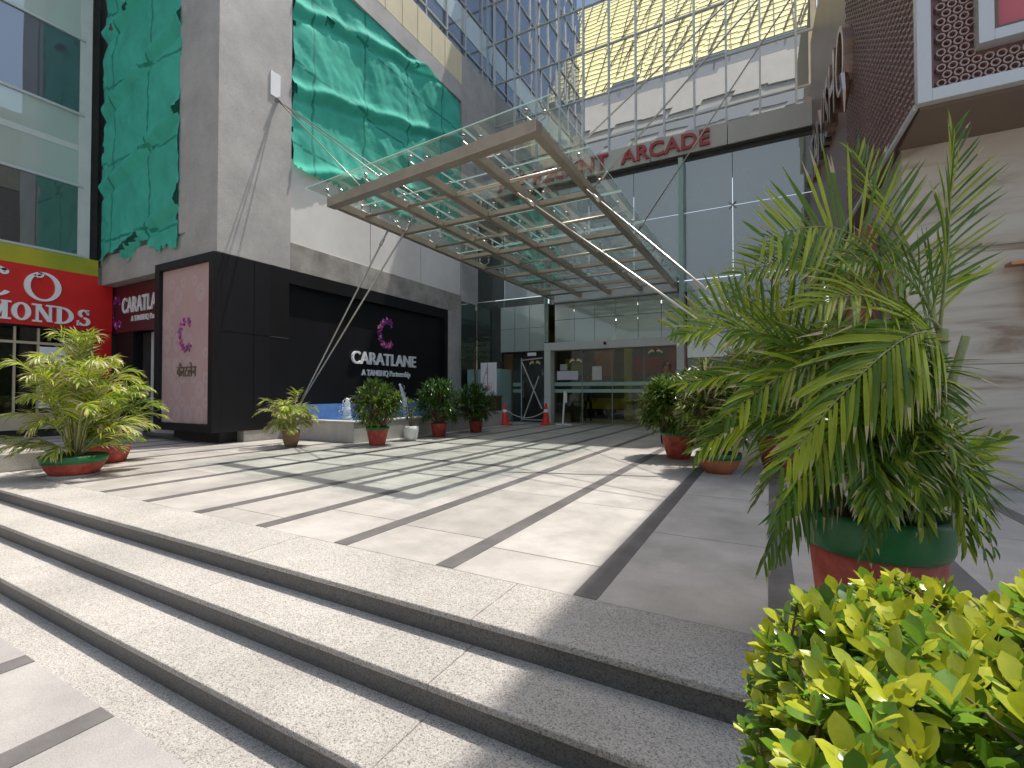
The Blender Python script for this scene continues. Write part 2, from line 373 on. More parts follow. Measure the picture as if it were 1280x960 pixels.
# ---------------------------------------------------------------- helpers
OFF = {}
class MB:
    def __init__(s): s.v = []; s.f = []; s.m = []
    def add(s, vs, fs, mi=0):
        b = len(s.v); s.v += [tuple(v) for v in vs]
        for f in fs: s.f.append(tuple(b + i for i in f)); s.m.append(mi)
    def quad(s, a, b, c, d, mi=0): s.add([a, b, c, d], [(0, 1, 2, 3)], mi)
    def box(s, x0, x1, y0, y1, z0, z1, mi=0):
        x0, x1 = min(x0, x1), max(x0, x1); y0, y1 = min(y0, y1), max(y0, y1); z0, z1 = min(z0, z1), max(z0, z1)
        vs = [(x, y, z) for z in (z0, z1) for y in (y0, y1) for x in (x0, x1)]
        s.add(vs, [(0, 2, 3, 1), (4, 5, 7, 6), (0, 1, 5, 4), (2, 6, 7, 3), (0, 4, 6, 2), (1, 3, 7, 5)], mi)
    def bar(s, a, b, w, h, mi=0):
        a = Vector(a); b = Vector(b); d = (b - a).normalized()
        up = Vector((0, 0, 1)) if abs(d.z) < 0.95 else Vector((0, 1, 0))
        sd = d.cross(up).normalized() * w / 2; u = sd.cross(d).normalized() * h / 2
        vs = [a - sd - u, a + sd - u, a + sd + u, a - sd + u, b - sd - u, b + sd - u, b + sd + u, b - sd + u]
        s.add(vs, [(0, 1, 2, 3), (7, 6, 5, 4), (0, 4, 5, 1), (1, 5, 6, 2), (2, 6, 7, 3), (3, 7, 4, 0)], mi)
    def tube(s, pts, r, n=8, mi=0, cap=True):
        pts = [Vector(p) for p in pts]
        rs = r if isinstance(r, (list, tuple)) else [r] * len(pts)
        b = len(s.v); pu = None
        for i, p in enumerate(pts):
            d = (pts[min(i + 1, len(pts) - 1)] - pts[max(i - 1, 0)]).normalized()
            if pu is None:
                pu = d.orthogonal().normalized()
            pu = (pu - d * pu.dot(d)).normalized(); q = d.cross(pu)
            for k in range(n):
                a = 2 * math.pi * k / n
                s.v.append(tuple(p + (pu * math.cos(a) + q * math.sin(a)) * rs[i]))
        for i in range(len(pts) - 1):
            for k in range(n):
                k2 = (k + 1) % n
                s.f.append((b + i * n + k, b + i * n + k2, b + (i + 1) * n + k2, b + (i + 1) * n + k)); s.m.append(mi)
        if cap:
            s.f.append(tuple(b + k for k in range(n))[::-1]); s.m.append(mi)
            s.f.append(tuple(b + (len(pts) - 1) * n + k for k in range(n))); s.m.append(mi)
    def lathe(s, prof, c=(0, 0, 0), n=32, mi=0, sq=0.0, jit=0.0):
        b = len(s.v)
        for (r, z) in prof:
            for k in range(n):
                a = 2 * math.pi * k / n
                rr = r * (1 + sq * (abs(math.sin(a * 4)) - 0.5))
                if jit: rr *= 1 + jit * noise.noise(Vector((math.cos(a) * 3, math.sin(a) * 3, z * 9)))
                s.v.append((c[0] + rr * math.cos(a), c[1] + rr * math.sin(a), c[2] + z))
        for i in range(len(prof) - 1):
            for k in range(n):
                k2 = (k + 1) % n
                s.f.append((b + i * n + k, b + i * n + k2, b + (i + 1) * n + k2, b + (i + 1) * n + k)); s.m.append(mi)
    def build(s, name, mats, parent=None, smooth=False, bevel=0.0, local=False):
        me = bpy.data.meshes.new(name)
        off = Vector((0, 0, 0))
        if parent is not None and not local: off = OFF[parent.name]
        me.from_pydata([(v[0] - off.x, v[1] - off.y, v[2] - off.z) for v in s.v], [], s.f)
        if not isinstance(mats, (list, tuple)): mats = [mats]
        for m in mats: me.materials.append(M[m] if isinstance(m, str) else m)
        if len(mats) > 1: me.polygons.foreach_set('material_index', s.m)
        if smooth: me.polygons.foreach_set('use_smooth', [True] * len(me.polygons))
        me.update()
        o = bpy.data.objects.new(name, me); COL.objects.link(o)
        if parent is not None:
            o.parent = parent; OFF[o.name] = OFF[parent.name]
        else:
            OFF[o.name] = Vector((0, 0, 0))
        if bevel:
            bv = o.modifiers.new('bevel', 'BEVEL'); bv.width = bevel; bv.segments = 2; bv.limit_method = 'ANGLE'
        return o

def tag(o, label, cat, group=None):
    o['label'] = label; o['category'] = cat
    if group: o['group'] = group
    return o
def thing(name, label, cat, loc=(0, 0, 0), group=None):
    o = bpy.data.objects.new(name, None); o.empty_display_size = 0.2
    COL.objects.link(o); o.location = loc; OFF[o.name] = Vector(loc)
    return tag(o, label, cat, group)
def struct(o): o['kind'] = 'structure'; return o
def box(name, m, parent, x0, x1, y0, y1, z0, z1, bevel=0.0):
    b = MB(); b.box(x0, x1, y0, y1, z0, z1); return b.build(name, m, parent, bevel=bevel)
def dup(root, loc, label, rot=0.0, group=None):
    c = root.copy(); COL.objects.link(c); c.location = loc; c.rotation_euler = (0, 0, rot); c['label'] = label
    if group: c['group'] = group
    for ch in list(root.children):
        d = ch.copy(); COL.objects.link(d); d.parent = c
        for g in list(ch.children):
            e = g.copy(); COL.objects.link(e); e.parent = d
    return c

def text_mb(body, o, xd, ud, W, H, depth, mb=None, mi=0, off=0.0, stretch=True):
    """lettering fitted to a W x H rectangle whose lower left corner is o"""
    cu = bpy.data.curves.new('lettering', 'FONT'); cu.body = body; cu.extrude = 0.5; cu.offset = off; cu.resolution_u = 4
    ob = bpy.data.objects.new('lettering', cu); COL.objects.link(ob)
    bpy.context.view_layer.update()
    dg = bpy.context.evaluated_depsgraph_get()
    me = bpy.data.meshes.new_from_object(ob.evaluated_get(dg))
    xs = [v.co.x for v in me.vertices]; ys = [v.co.y for v in me.vertices]
    x0, x1, y0, y1 = min(xs), max(xs), min(ys), max(ys)
    o = Vector(o); xd = Vector(xd).normalized(); ud = Vector(ud).normalized(); nd = xd.cross(ud)
    if mb is None: mb = MB()
    vs = [o + xd * ((v.co.x - x0) / (x1 - x0) * W) + ud * ((v.co.y - y0) / (y1 - y0) * H) + nd * (v.co.z + 0.5) * depth for v in me.vertices]
    mb.add(vs, [tuple(p.vertices) for p in me.polygons], mi)
    bpy.data.objects.remove(ob); bpy.data.curves.remove(cu); bpy.data.meshes.remove(me)
    return mb

# ================================================================= GROUND
b = MB(); b.quad((-250, -250, -0.44), (250, -250, -0.44), (250, 250, -0.44), (-250, 250, -0.44))
struct(b.build('ground', 'ground'))
RS = 0.135
Y1, Y2, Y3 = 1.98, 1.644, 1.307
ZL = -3 * RS
XL, XR = -26, 14
b = MB(); b.box(XL, XR, -9, Y3 - 0.23, ZL - 0.03, ZL); struct(b.build('lower_pavement', 'lowtile'))
b = MB(); b.box(XL, XR, Y3 - 0.23, Y3 + 0.01, ZL - 0.03, ZL); struct(b.build('pavement_border', 'granite'))
b = MB()
x = -0.96
for k in range(-24, 12):
    xx = -0.96 + 0.945 * k
    b.box(xx, xx + 0.135, -9, Y3 - 0.23 - 0.002, ZL - 0.02, ZL + 0.004)
struct(b.build('pavement_strips', 'strip'))
b = MB(); b.box(XL, XR, 2.46, 24, -0.1, 0); struct(b.build('plaza_floor', 'tile'))
b = MB()
for k in range(-24, 12):
    xx = -0.96 + 0.945 * k
    b.box(xx, xx + 0.135, 2.465, 15.8, -0.02, 0.004)
b.box(-10.3, 1.3, 15.8, 15.98, -0.02, 0.004)
struct(b.build('plaza_strips', 'strip'))
# steps: rough slabs with a small overhang on dark risers
for i, (ya, yb) in enumerate(((Y1, 2.46), (Y2, Y1 + 0.02), (Y3, Y2 + 0.02))):
    z = -i * RS
    b = MB()
    xs = XL; random.seed(20 + i)
    while xs < XR:
        x2 = xs + 1.9; b.box(xs, x2 - 0.003, ya - 0.018, yb, z - 0.032, z + random.uniform(0, 0.0015)); xs = x2
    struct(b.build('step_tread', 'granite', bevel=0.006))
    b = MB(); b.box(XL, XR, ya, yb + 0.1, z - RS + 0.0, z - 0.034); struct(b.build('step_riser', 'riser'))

# ================================================================= LEFT WING
WX = -10.3; FY = 5.77
lb = thing('stone_building', 'grey stone clad building wing with green netting and black shopfront wall on the left', 'building', (WX, FY, 0))
b = MB()
b.box(-11.57, WX, FY, 7.53, 4.12, 17)             # corner pillar
b.build('pillar', 'stone', lb, bevel=0.01)
b = MB()
b.box(-15.9, -11.572, 5.85, 6.1, 4.0, 4.75)       # beam under the netting
b.box(-11.9, -11.572, 5.8, 6.1, 4.752, 17)
b.box(-18.5, -11.9, 6.1, 6.3, 4.75, 17)
b.box(-15.9, -12.72, 6.1, 8.0, 4.0, 4.12)
b.build('wall', 'stone', lb)
box('recess_wall', 'dark', lb, -16.2, -15.9, 5.9, 8.1, 0, 4.0)
# long side
b = MB(); b.box(-10.7, WX, 7.532, 14.85, 4.12, 4.8); b.build('beam', 'concrete', lb, bevel=0.008)
b = MB(); b.box(-10.9, WX - 0.06, 14.852, 16, 0, 4.6); b.box(-10.9, WX, 14.852, 17.4, 4.6, 14.15); b.build('return_wall', 'stone', lb)
b = MB(); b.box(-10.85, WX, 14.0, 14.85, 0, 4.118); b.build('side_pillar', 'stone', lb, bevel=0.01)
for (ya, yb) in ((7.55, 10.2), (10.23, 12.5), (12.53, 14.84)):
    box('wall_panel', 'panel', lb, -10.6, WX - 0.05, ya, yb, 4.802, 6.9, bevel=0.004)
box('inner_wall', 'concrete', lb, -10.9, -10.65, 7.54, 14.85, 4.8, 12.3)
b = MB(); b.box(-10.9, WX - 0.003, 7.532, 14.85, 12.3, 12.95); b.build('upper_beam', 'stone', lb)
b = MB(); b.box(-10.55, WX, 7.532, 14.85, 12.953, 14.15)
for i in range(10):
    y = 7.7 + i * 0.76; b.box(WX, WX + 0.012, y, y + 0.02, 12.96, 14.14)
b.build('parapet', 'cream', lb)
b = MB()                                           # stepped windows behind the net
for i in range(4):
    for j in range(4):
        b.box(-10.64, -10.6, 7.8 + i * 1.75, 9.3 + i * 1.75, 7.1 + j * 1.3, 8.1 + j * 1.3)
b.build('window', 'winL', lb)
# black shopfront wall
b = MB()
b.box(-10.7, WX, 7.02, 7.5, 0.42, 4.117); b.box(-10.7, -10.42, 7.5, 14.0, 0.0, 4.117)
b.box(-10.7, WX, 7.5, 14.0, 3.78, 4.117); b.box(-10.7, WX, 13.8, 14.0, 0.4, 3.78)
b.build('black_cladding', 'black', lb)
b = MB()
b.box(WX, WX + 0.004, 5.9, 7.49, 2.42, 2.432); b.box(WX, WX + 0.004, 6.6, 6.61, 0.45, 4.1)
for (ya, yb, za, zb) in ((6.05, 6.062, 0.9, 1.9), (6.42, 6.432, 0.9, 1.9), (6.05, 6.43, 0.89, 0.9), (6.05, 6.43, 1.89, 1.9)):
    b.box(WX, WX + 0.003, ya, yb, za, zb)
b.build('panel_joints', mat('joint_line', (0.09, 0.09, 0.1), 0.5), lb)
b = MB(); b.box(-10.7, WX - 0.01, 6.4, 7.5, 0, 0.419); b.build('plinth', 'concrete', lb, bevel=0.006)
box('sign_plate', 'white', lb, WX, WX + 0.03, 6.95, 7.2, 8.15, 8.72, bevel=0.004)
# blue glass wing above the terrace
b = MB(); b.box(-10.75, -10.72, 6.0, 17.4, 14.0, 27)
b.build('glass_wall', 'cgblue', lb)
b = MB()
for i in range(9): b.box(-10.72, -10.66, 16.9 - i * 1.25, 16.95 - i * 1.25, 14, 27)
for j in range(8): b.box(-10.72, -10.66, 6, 17.4, 14.9 + j * 1.8, 14.95 + j * 1.8)
b.build('mullions', 'alu', lb)
b = MB(); b.box(-10.719, -10.70, 6, 17.3, 15.6, 16.6); b.build('spandrel', 'spandrel', lb)
box('rear_mass', 'concrete', lb, -24, -10.95, 8.2, 17, 0, 14)
# recessed entrance below soffit
b = MB(); b.box(-15.85, -12.3, 6.12, 6.25, 2.72, 3.98); sg = b.build('shop_fascia', 'maroon', None)
tag(sg, 'maroon shop fascia with white lettering half hidden by the pink light box', 'sign'); 
OFF[sg.name] = Vector((0, 0, 0))
b = text_mb('CARATLANE', (-15.28, 6.119, 3.22), (1, 0, 0), (0, 0, 1), 2.3, 0.42, 0.03, off=0.012)
b.build('lettering', 'white', sg)
text_mb('A TANISHQ Partnership', (-14.8, 6.119, 2.94), (1, 0, 0), (0, 0, 1), 1.8, 0.19, 0.02, off=0.01).build('small_lettering', 'white', sg)

def emblem(mb, c, xd, ud, r, n=34, seed=3):
    rnd = random.Random(seed); c = Vector(c); xd = Vector(xd); ud = Vector(ud); nd = xd.cross(ud)
    for i in range(n):
        a = R(48 + 264 * (i + 0.5) / n + rnd.uniform(-3, 3)); rr = r * (0.76, 1.0, 0.88, 1.1)[i % 4]
        p = c + xd * (math.cos(a) * rr * 0.85) + ud * (math.sin(a) * rr)
        s_ = r * rnd.uniform(0.11, 0.17); a0 = rnd.uniform(0, 6.28); d = 0.012 + 0.01 * rnd.random()
        tri = [p + (xd * math.cos(a0 + k * 2.09) + ud * math.sin(a0 + k * 2.09)) * s_ for k in range(3)]
        vs = tri + [q + nd * d for q in tri]
        mb.add(vs, [(0, 2, 1), (3, 4, 5), (0, 1, 4, 3), (1, 2, 5, 4), (2, 0, 3, 5)], rnd.choice((0, 0, 1, 2, 2, 3)))
EM = [mat('emblem_a', (0.5, 0.06, 0.28), 0.35), mat('emblem_b', (0.75, 0.3, 0.5), 0.35), mat('emblem_c', (0.22, 0.03, 0.2), 0.35), mat('emblem_d', (0.3, 0.1, 0.35), 0.35)]
b = MB(); emblem(b, (-15.58, 6.118, 3.28), (1, 0, 0), (0, 0, 1), 0.38); b.build('emblem', EM, sg)
en = thing('shop_entrance', 'shop entrance with black pillar and white door under the maroon fascia', 'doorway', (-14, 6.5, 0))
box('pillar', 'black', en, -15.7, -14.75, 6.14, 6.5, 0.0, 2.715)
box('door_leaf', 'offwhite', en, -14.4, -12.4, 6.4, 6.45, 0.0, 2.715)
b = MB(); b.box(-14.74, -14.42, 6.36, 6.5, 0, 2.71); b.build('door_frame', 'dark', en)
box('step', 'riser', en, -15.7, -12.0, 5.95, 6.5, 0.0, 0.06)

# light box with pink poster
lx = thing('advertising_light_box', 'tall black light box with pink patterned poster and flower ring emblem', 'light box', (-11.5, FY, 0))
b = MB()
b.box(-12.7, WX + 0.004, 5.88, 7.018, 0.25, 4.115)
b.box(-12.7, -12.5, 5.7, 5.88, 0.25, 4.11); b.box(WX - 0.17, WX + 0.004, 5.7, 5.88, 0.25, 4.11)
b.box(-12.5, WX - 0.17, 5.7, 5.88, 3.94, 4.11); b.box(-12.5, WX - 0.17, 5.7, 5.88, 0.25, 0.42)
b.build('frame', 'blackframe', lx, bevel=0.006)
box('base', 'dark', lx, -12.4, -10.55, 6.0, 6.9, 0.0, 0.248)
po = box('poster', 'pinkposter', lx, -12.495, WX - 0.175, 5.78, 5.879, 0.425, 3.935)
b = MB(); rnd = random.Random(5)
def ring(mb, cx, cz, r, n, thick, y, tall=1.2, seg=0.6):
    for k in range(n):
        a0 = 2 * math.pi * k / n; a1 = a0 + 2 * math.pi / n * seg
        p = [(cx + math.cos(a) * rr, y, cz + math.sin(a) * rr * tall) for a, rr in ((a0, r), (a1, r), (a1, r + thick), (a0, r + thick))]
        mb.quad(*p)
zz = 0.62; row = 0
while zz < 3.7:
    dens = 1.0 if zz < 1.1 else (0.75 if zz < 2.3 else 0.35)
    for i in range(5):
        cx = -12.3 + i * 0.46 + (0.23 if row % 2 else 0)
        if cx > -10.6 or rnd.random() > dens: continue
        ring(b, cx, zz, 0.055, 12, 0.012, 5.777, seg=1.0); ring(b, cx, zz, 0.085, 16, 0.018, 5.777)
        if row % 2 == 0:
            ring(b, cx, zz, 0.12, 20, 0.022, 5.777); ring(b, cx, zz, 0.16, 26, 0.012, 5.777, seg=0.8)
    zz += 0.27; row += 1
b.build('ring_pattern', 'posterlight', po)
b = MB(); emblem(b, (-11.46, 5.778, 2.4), (1, 0, 0), (0, 0, 1), 0.34, seed=9); b.build('emblem', EM, po)
try:
    b = text_mb('कैरटलेन', (-11.82, 5.778, 1.46), (1, 0, 0), (0, 0, 1), 0.78, 0.32, 0.02)
    b.build('lettering', mat('bronze_ink', (0.12, 0.1, 0.06), 0.4), po)
except Exception as e:
    print('hindi', e)

# logo on the black wall
lg = thing('wall_logo', 'white lettering and pink flower ring logo mounted on the long black wall', 'sign', (-10.42, 10.9, 2.2))
nx = Vector((1, 0, 0))
b = text_mb('CARATLANE', (-10.418, 9.56, 1.93), (0, 1, 0), (0, 0, 1), 2.75, 0.37, 0.06, off=0.012)
b.build('lettering', 'white', lg)
b = text_mb('A TANISHQ Partnership', (-10.418, 9.95, 1.55), (0, 1, 0), (0, 0, 1), 2.1, 0.23, 0.04, off=0.012)
b.build('small_lettering', 'white', lg)
b = MB(); emblem(b, (-10.418, 11.0, 2.93), (0, 1, 0), (0, 0, 1), 0.42, 46); b.build('emblem', EM, lg)

# netting
def net(name, label, o, xd, zd, W, H, nd, seed, amp=0.1, bottom=0.25, hole=None):
    nu, nv = int(W / 0.07), int(H / 0.07)
    o, xd, zd, nd = map(Vector, (o, xd, zd, nd)); b = MB(); pts = {}
    for j in range(nv + 1):
        for i in range(nu + 1):
            u = i / nu * W; v = j / nv * H
            q = Vector((u * 0.55 + seed, v * 0.55, seed * 1.7))
            # sagging folds between tie points, strongest just above each seam
            d = amp * noise.noise(q) + amp * 0.5 * noise.noise(Vector((u * 1.6 + v * 0.9 + seed, v * 0.8 - u * 0.5, 3)))
            seam = (v - 0.28 * u + 0.15 * noise.noise(Vector((u, seed, 0)))) % 2.1
            d += 0.1 * math.exp(-((seam - 0.18) / 0.14) ** 2) - 0.05 * math.exp(-((seam - 2.0) / 0.08) ** 2)
            w_ = 0.07 * noise.noise(Vector((u * .8, v * .8, seed))); d += 0.035 * abs(noise.noise(Vector((u * 3 + v * 1.6 + w_ * 9, v * 1.1 - u * 1.2, seed)))) + 0.02 * abs(noise.noise(Vector((u * 7 + v * 4, v * 3 - u * 4, seed)))) + 0.012 * noise.noise(Vector((u * 14, v * 12, seed)))
            du = 0.06 * noise.noise(Vector((v * 2.2, seed, 1))); dz = 0
            pts[i, j] = len(b.v)
            b.v.append(tuple(o + xd * (u + du) + zd * (v + dz) + nd * (0.14 + d)))
    for j in range(nv):
        for i in range(nu):
            u = i / nu * W; v = j / nv * H
            bt = bottom * (1 + 1.4 * noise.noise(Vector((u * 1.3, seed, 9))) + 0.5 * noise.noise(Vector((u * 6, seed, 2))))
            if v < bt: continue
            if u < 0.05 + 0.07 * noise.noise(Vector((v * 3, seed, 4))) or u > W - 0.05 - 0.07 * noise.noise(Vector((v * 3, seed, 5))): continue
            seam = (v - 0.28 * u) % 2.1
            if noise.noise(Vector((u * 1.4, v * 0.3 + seed, 7))) > 0.33 and seam < 0.16 and hole: continue
            b.f.append((pts[i, j], pts[i + 1, j], pts[i + 1, j + 1], pts[i, j + 1])); b.m.append(1 if (i % 26 == 9 or (j + int(i * .07 + 2 * noise.noise(Vector((i * .05, 0, 0))))) % 29 == 12) else 0)
    ob = b.build(name, ['net', 'netseam'], None, smooth=True)
    return tag(ob, label, 'safety net')
net('safety_netting', 'narrow green construction netting hung left of the stone corner pillar', (-15.8, 5.95, 4.3), (1, 0, 0), (0, 0, 1), 3.95, 8.5, (0, -1, 0), 2.3, bottom=0.3, hole=True)
net('safety_netting', 'wide green construction netting with folds above the white wall panels', (-10.5, 7.5, 6.45), (0, 1, 0), (0, 0, 1), 7.3, 5.85, (1, 0, 0), 5.1, bottom=0.25, hole=True)

# ================================================================= LEFT SHOP BLOCK
sx_ = -15.9
sh = thing('jewellery_shop_building', 'glass fronted building at left edge with red shop sign below', 'building', (sx_, 3, 0))
def pane(name, m, parent, xa, ya, yb, za, zb): return box(name, m, parent, xa - 0.03, xa, ya, yb, za, zb)
for k, (za, zb, mm) in enumerate(((4.72, 6.5, 'winL'), (6.56, 8.4, 'spandrel'), (8.46, 10.4, 'cgblue'), (10.46, 12.3, 'spandrel'), (12.36, 14.2, 'winL'))):
    for (ya, yb) in ((-2.0, 1.2), (1.25, 3.6), (3.65, 5.35)):
        pane('window', mm, sh, sx_, ya, yb, za, zb)
b = MB()
for z in (4.66, 6.5, 8.4, 10.4, 12.3): b.box(sx_ - 0.05, sx_ + 0.05, -2, 5.45, z, z + 0.06)
for y in (1.2, 3.6): b.box(sx_ - 0.05, sx_ + 0.03, y, y + 0.05, 4.7, 14.2)
b.build('mullions', 'alu', sh)
b = MB(); b.box(sx_ - 0.1, sx_ + 0.02, 5.352, 5.6, 4.2, 14.2); b.build('edge_column', 'offwhite', sh)
b = MB(); b.box(-24, sx_ - 0.1, -2, 5.8, 0, 14.2); b.build('wall', 'dark', sh)
b = MB(); b.box(sx_ - 0.02, sx_ - 0.004, 3.7, 5.3, 7.4, 7.44); b.box(sx_, sx_ + 0.01, -2, 5.34, 7.45, 7.6); b.build('spandrel_rail', 'offwhite', sh)
b = MB(); b.box(sx_ - 0.1, sx_ + 0.11, -2.5, 5.76, 4.215, 4.64); b.build('lime_band', 'yband', sh)
# ground floor shop front
b = MB()
b.box(sx_ - 0.1, sx_, -2.5, 5.2, 0.2, 0.6)
b.build('plinth', 'beige', sh)
box('shop_window', 'doorglass', sh, sx_ - 0.06, sx_ - 0.04, -2.5, 5.15, 0.6, 2.7)
b = MB()
for y in (-1.5, 0.2, 1.9, 3.3, 4.2, 4.62): b.box(sx_ - 0.08, sx_, y, y + 0.04, 0.6, 2.7)
b.box(sx_ - 0.08, sx_ + 0.01, -2.5, 5.2, 2.3, 2.36); b.box(sx_ - 0.08, sx_ + 0.01, 3.36, 4.2, 1.75, 1.8)
b.build('window_frame', 'beige', sh)
b = MB(); b.box(sx_ + 0.0, sx_ + 0.06, 5.2, 5.72, 0, 2.74); b.build('brown_column', mat('tan_column', (0.28, 0.14, 0.08), 0.4), sh)
b = MB(); b.box(sx_ + 0.0, sx_ + 0.09, 5.73, 6.08, 0, 2.74); b.build('red_column', 'redsign', sh)
pf = box('poster', 'white', sh, sx_ + 0.001, sx_ + 0.015, 4.66, 5.16, 0.7, 2.25)
b = MB()
def disc(mb, c, xd, ud, rx, rz, n=24, mi=0):
    c = Vector(c); xd = Vector(xd); ud = Vector(ud)
    mb.add([c + xd * math.cos(6.2832 * k / n) * rx + ud * math.sin(6.2832 * k / n) * rz for k in range(n)], [tuple(range(n))], mi)
disc(b, (sx_ + 0.018, 4.86, 1.72), (0, 1, 0), (0, 0, 1), 0.14, 0.2, mi=0)
disc(b, (sx_ + 0.020, 4.87, 1.68), (0, 1, 0), (0, 0, 1), 0.09, 0.15, mi=1)
disc(b, (sx_ + 0.019, 4.86, 1.32), (0, 1, 0), (0, 0, 1), 0.19, 0.24, mi=2)
b.build('portrait', ['hair', mat('portrait_skin', (0.5, 0.28, 0.2), 0.5), 'maroon'], pf)

# red sign with raised letters
rs = thing('red_shop_sign', 'bright red shop sign with raised white letters over the left shop', 'sign', (-15.8, 4, 3.4))
b = MB(); b.box(sx_, -15.78, -2.5, 6.08, 2.75, 3.995); b.box(sx_, -15.78, -2.5, 5.76, 3.995, 4.21); b.build('sign_board', 'redsign', rs)
FX = -15.779
def ell_ring(mb, cy, cz, ry, rz, ty, tz, a0=0, a1=360, d=0.05, n=40):
    """letter stroke with contrast: outer ellipse minus inner ellipse"""
    for k in range(n):
        A = R(a0 + (a1 - a0) * k / n); B = R(a0 + (a1 - a0) * (k + 1) / n)
        p = []
        for x in (FX, FX + d):
            p += [(x, cy + math.cos(A) * ry, cz + math.sin(A) * rz), (x, cy + math.cos(B) * ry, cz + math.sin(B) * rz),
                  (x, cy + math.cos(B) * (ry - ty), cz + math.sin(B) * (rz - tz)), (x, cy + math.cos(A) * (ry - ty), cz + math.sin(A) * (rz - tz))]
        mb.add(p, [(4, 5, 6, 7), (0, 1, 5, 4), (2, 3, 7, 6), (0, 4, 7, 3), (1, 2, 6, 5)])
DC = [0]
def slab(mb, pts, w, d=0.05):
    """straight stroke"""
    DC[0] += 1; d = d + 0.0013 * (DC[0] % 9)
    for (a, c) in zip(pts[:-1], pts[1:]):
        mb.bar((FX + d / 2, a[0], a[1]), (FX + d / 2, c[0], c[1]), w, d) if abs(a[1] - c[1]) < 1e-6 else mb.add(
            [(x, q[0] + s_ * w / 2, q[1]) for x in (FX, FX + d) for q in (a, c) for s_ in (-1, 1)],
            [(4, 5, 7, 6), (0, 4, 6, 2), (1, 3, 7, 5), (0, 1, 5, 4), (2, 6, 7, 3)])
b = MB()
def S_(y, z, w, h): return [(y, z), (y + w, z + h)]
# large word: I C O (end of the word in view)
ell_ring(b, 4.66, 3.72, 0.34, 0.36, 0.11, 0.05)
ell_ring(b, 4.58, 4.0, 0.09, 0.07, 0.04, 0.03, -180, 100)
b.build('letter', 'white', rs); b = MB()
ell_ring(b, 3.82, 3.72, 0.34, 0.36, 0.11, 0.05, 50, 320)
ell_ring(b, 3.98, 3.96, 0.08, 0.07, 0.06, 0.05)
b.build('letter', 'white', rs)
b = MB(); h0, h1 = 2.86, 3.26
def serif(mb, y, z, w=0.17):
    DC[0] += 1; mb.box(FX, FX + 0.062 + 0.001 * (DC[0] % 5), y - w / 2, y + w / 2, z - 0.02, z + 0.02)
def letter(mb, ch, y, w):
    if ch == 'I':
        slab(mb, [(y + w / 2, h0), (y + w / 2, h1)], 0.09); serif(mb, y + w / 2, h0); serif(mb, y + w / 2, h1)
    if ch == 'N':
        slab(mb, [(y + .07, h0), (y + .07, h1)], 0.05); slab(mb, [(y + w - .07, h0), (y + w - .07, h1)], 0.05); slab(mb, [(y + .07, h1), (y + w - .07, h0)], 0.1)
        serif(mb, y + .07, h0); serif(mb, y + .06, h1); serif(mb, y + w - .07, h1)
    if ch == 'M':
        slab(mb, [(y + .07, h0), (y + .07, h1)], 0.05); slab(mb, [(y + w - .07, h0), (y + w - .07, h1)], 0.09)
        slab(mb, [(y + .07, h1), (y + w / 2, h0), (y + w - .07, h1)], 0.07)
        serif(mb, y + .07, h0); serif(mb, y + w - .07, h0, .2); serif(mb, y + .05, h1); serif(mb, y + w - .05, h1)
    if ch == 'A':
        slab(mb, [(y + .05, h0), (y + w / 2, h1)], 0.05); slab(mb, [(y + w / 2, h1), (y + w - .05, h0)], 0.09); mb.box(FX, FX + .05, y + .1, y + w - .1, 2.98, 3.01)
        serif(mb, y + .05, h0); serif(mb, y + w - .05, h0)
    if ch == 'O': ell_ring(mb, y + w / 2, 3.06, w / 2 - .02, 0.215, 0.095, 0.045)
    if ch == 'D':
        slab(mb, [(y + .08, h0), (y + .08, h1)], 0.09); ell_ring(mb, y + .1, 3.06, w - .12, 0.215, 0.09, 0.045, -90, 90); serif(mb, y + .06, h0, .12); serif(mb, y + .06, h1, .12)
    if ch == 'S':
        ell_ring(mb, y + w / 2, 3.165, w / 2 - .05, 0.105, 0.07, 0.045, 20, 250); ell_ring(mb, y + w / 2, 2.96, w / 2 - .03, 0.115, 0.075, 0.045, -160, 90)
        mb.box(FX, FX + .05, y + w - .1, y + w - .06, 3.14, 3.27); mb.box(FX, FX + .05, y + .03, y + .07, 2.85, 2.98)
y = 5.62
seq = []
for ch in reversed('DIAMONDS'):
    ww = {'I': .22, 'M': .44, 'S': .33}.get(ch, .38); y -= ww; b = MB(); letter(b, ch, y, ww); y -= 0.02; b.build('letter', 'white', rs)

pl = tag(box('stone_ledge', 'concrete', None, -15.8, -9.35, -3, 2.85, 0.001, 0.25, bevel=0.01), 'low grey stone ledge in front of the red signed shop', 'ledge')

# ================================================================= MALL FACADE
MY = 16.0; UY = 17.4
mb_ = thing('shopping_arcade_building', 'glass fronted shopping arcade with fascia band and entrance doors in the centre', 'building', (-4.5, MY, 0))
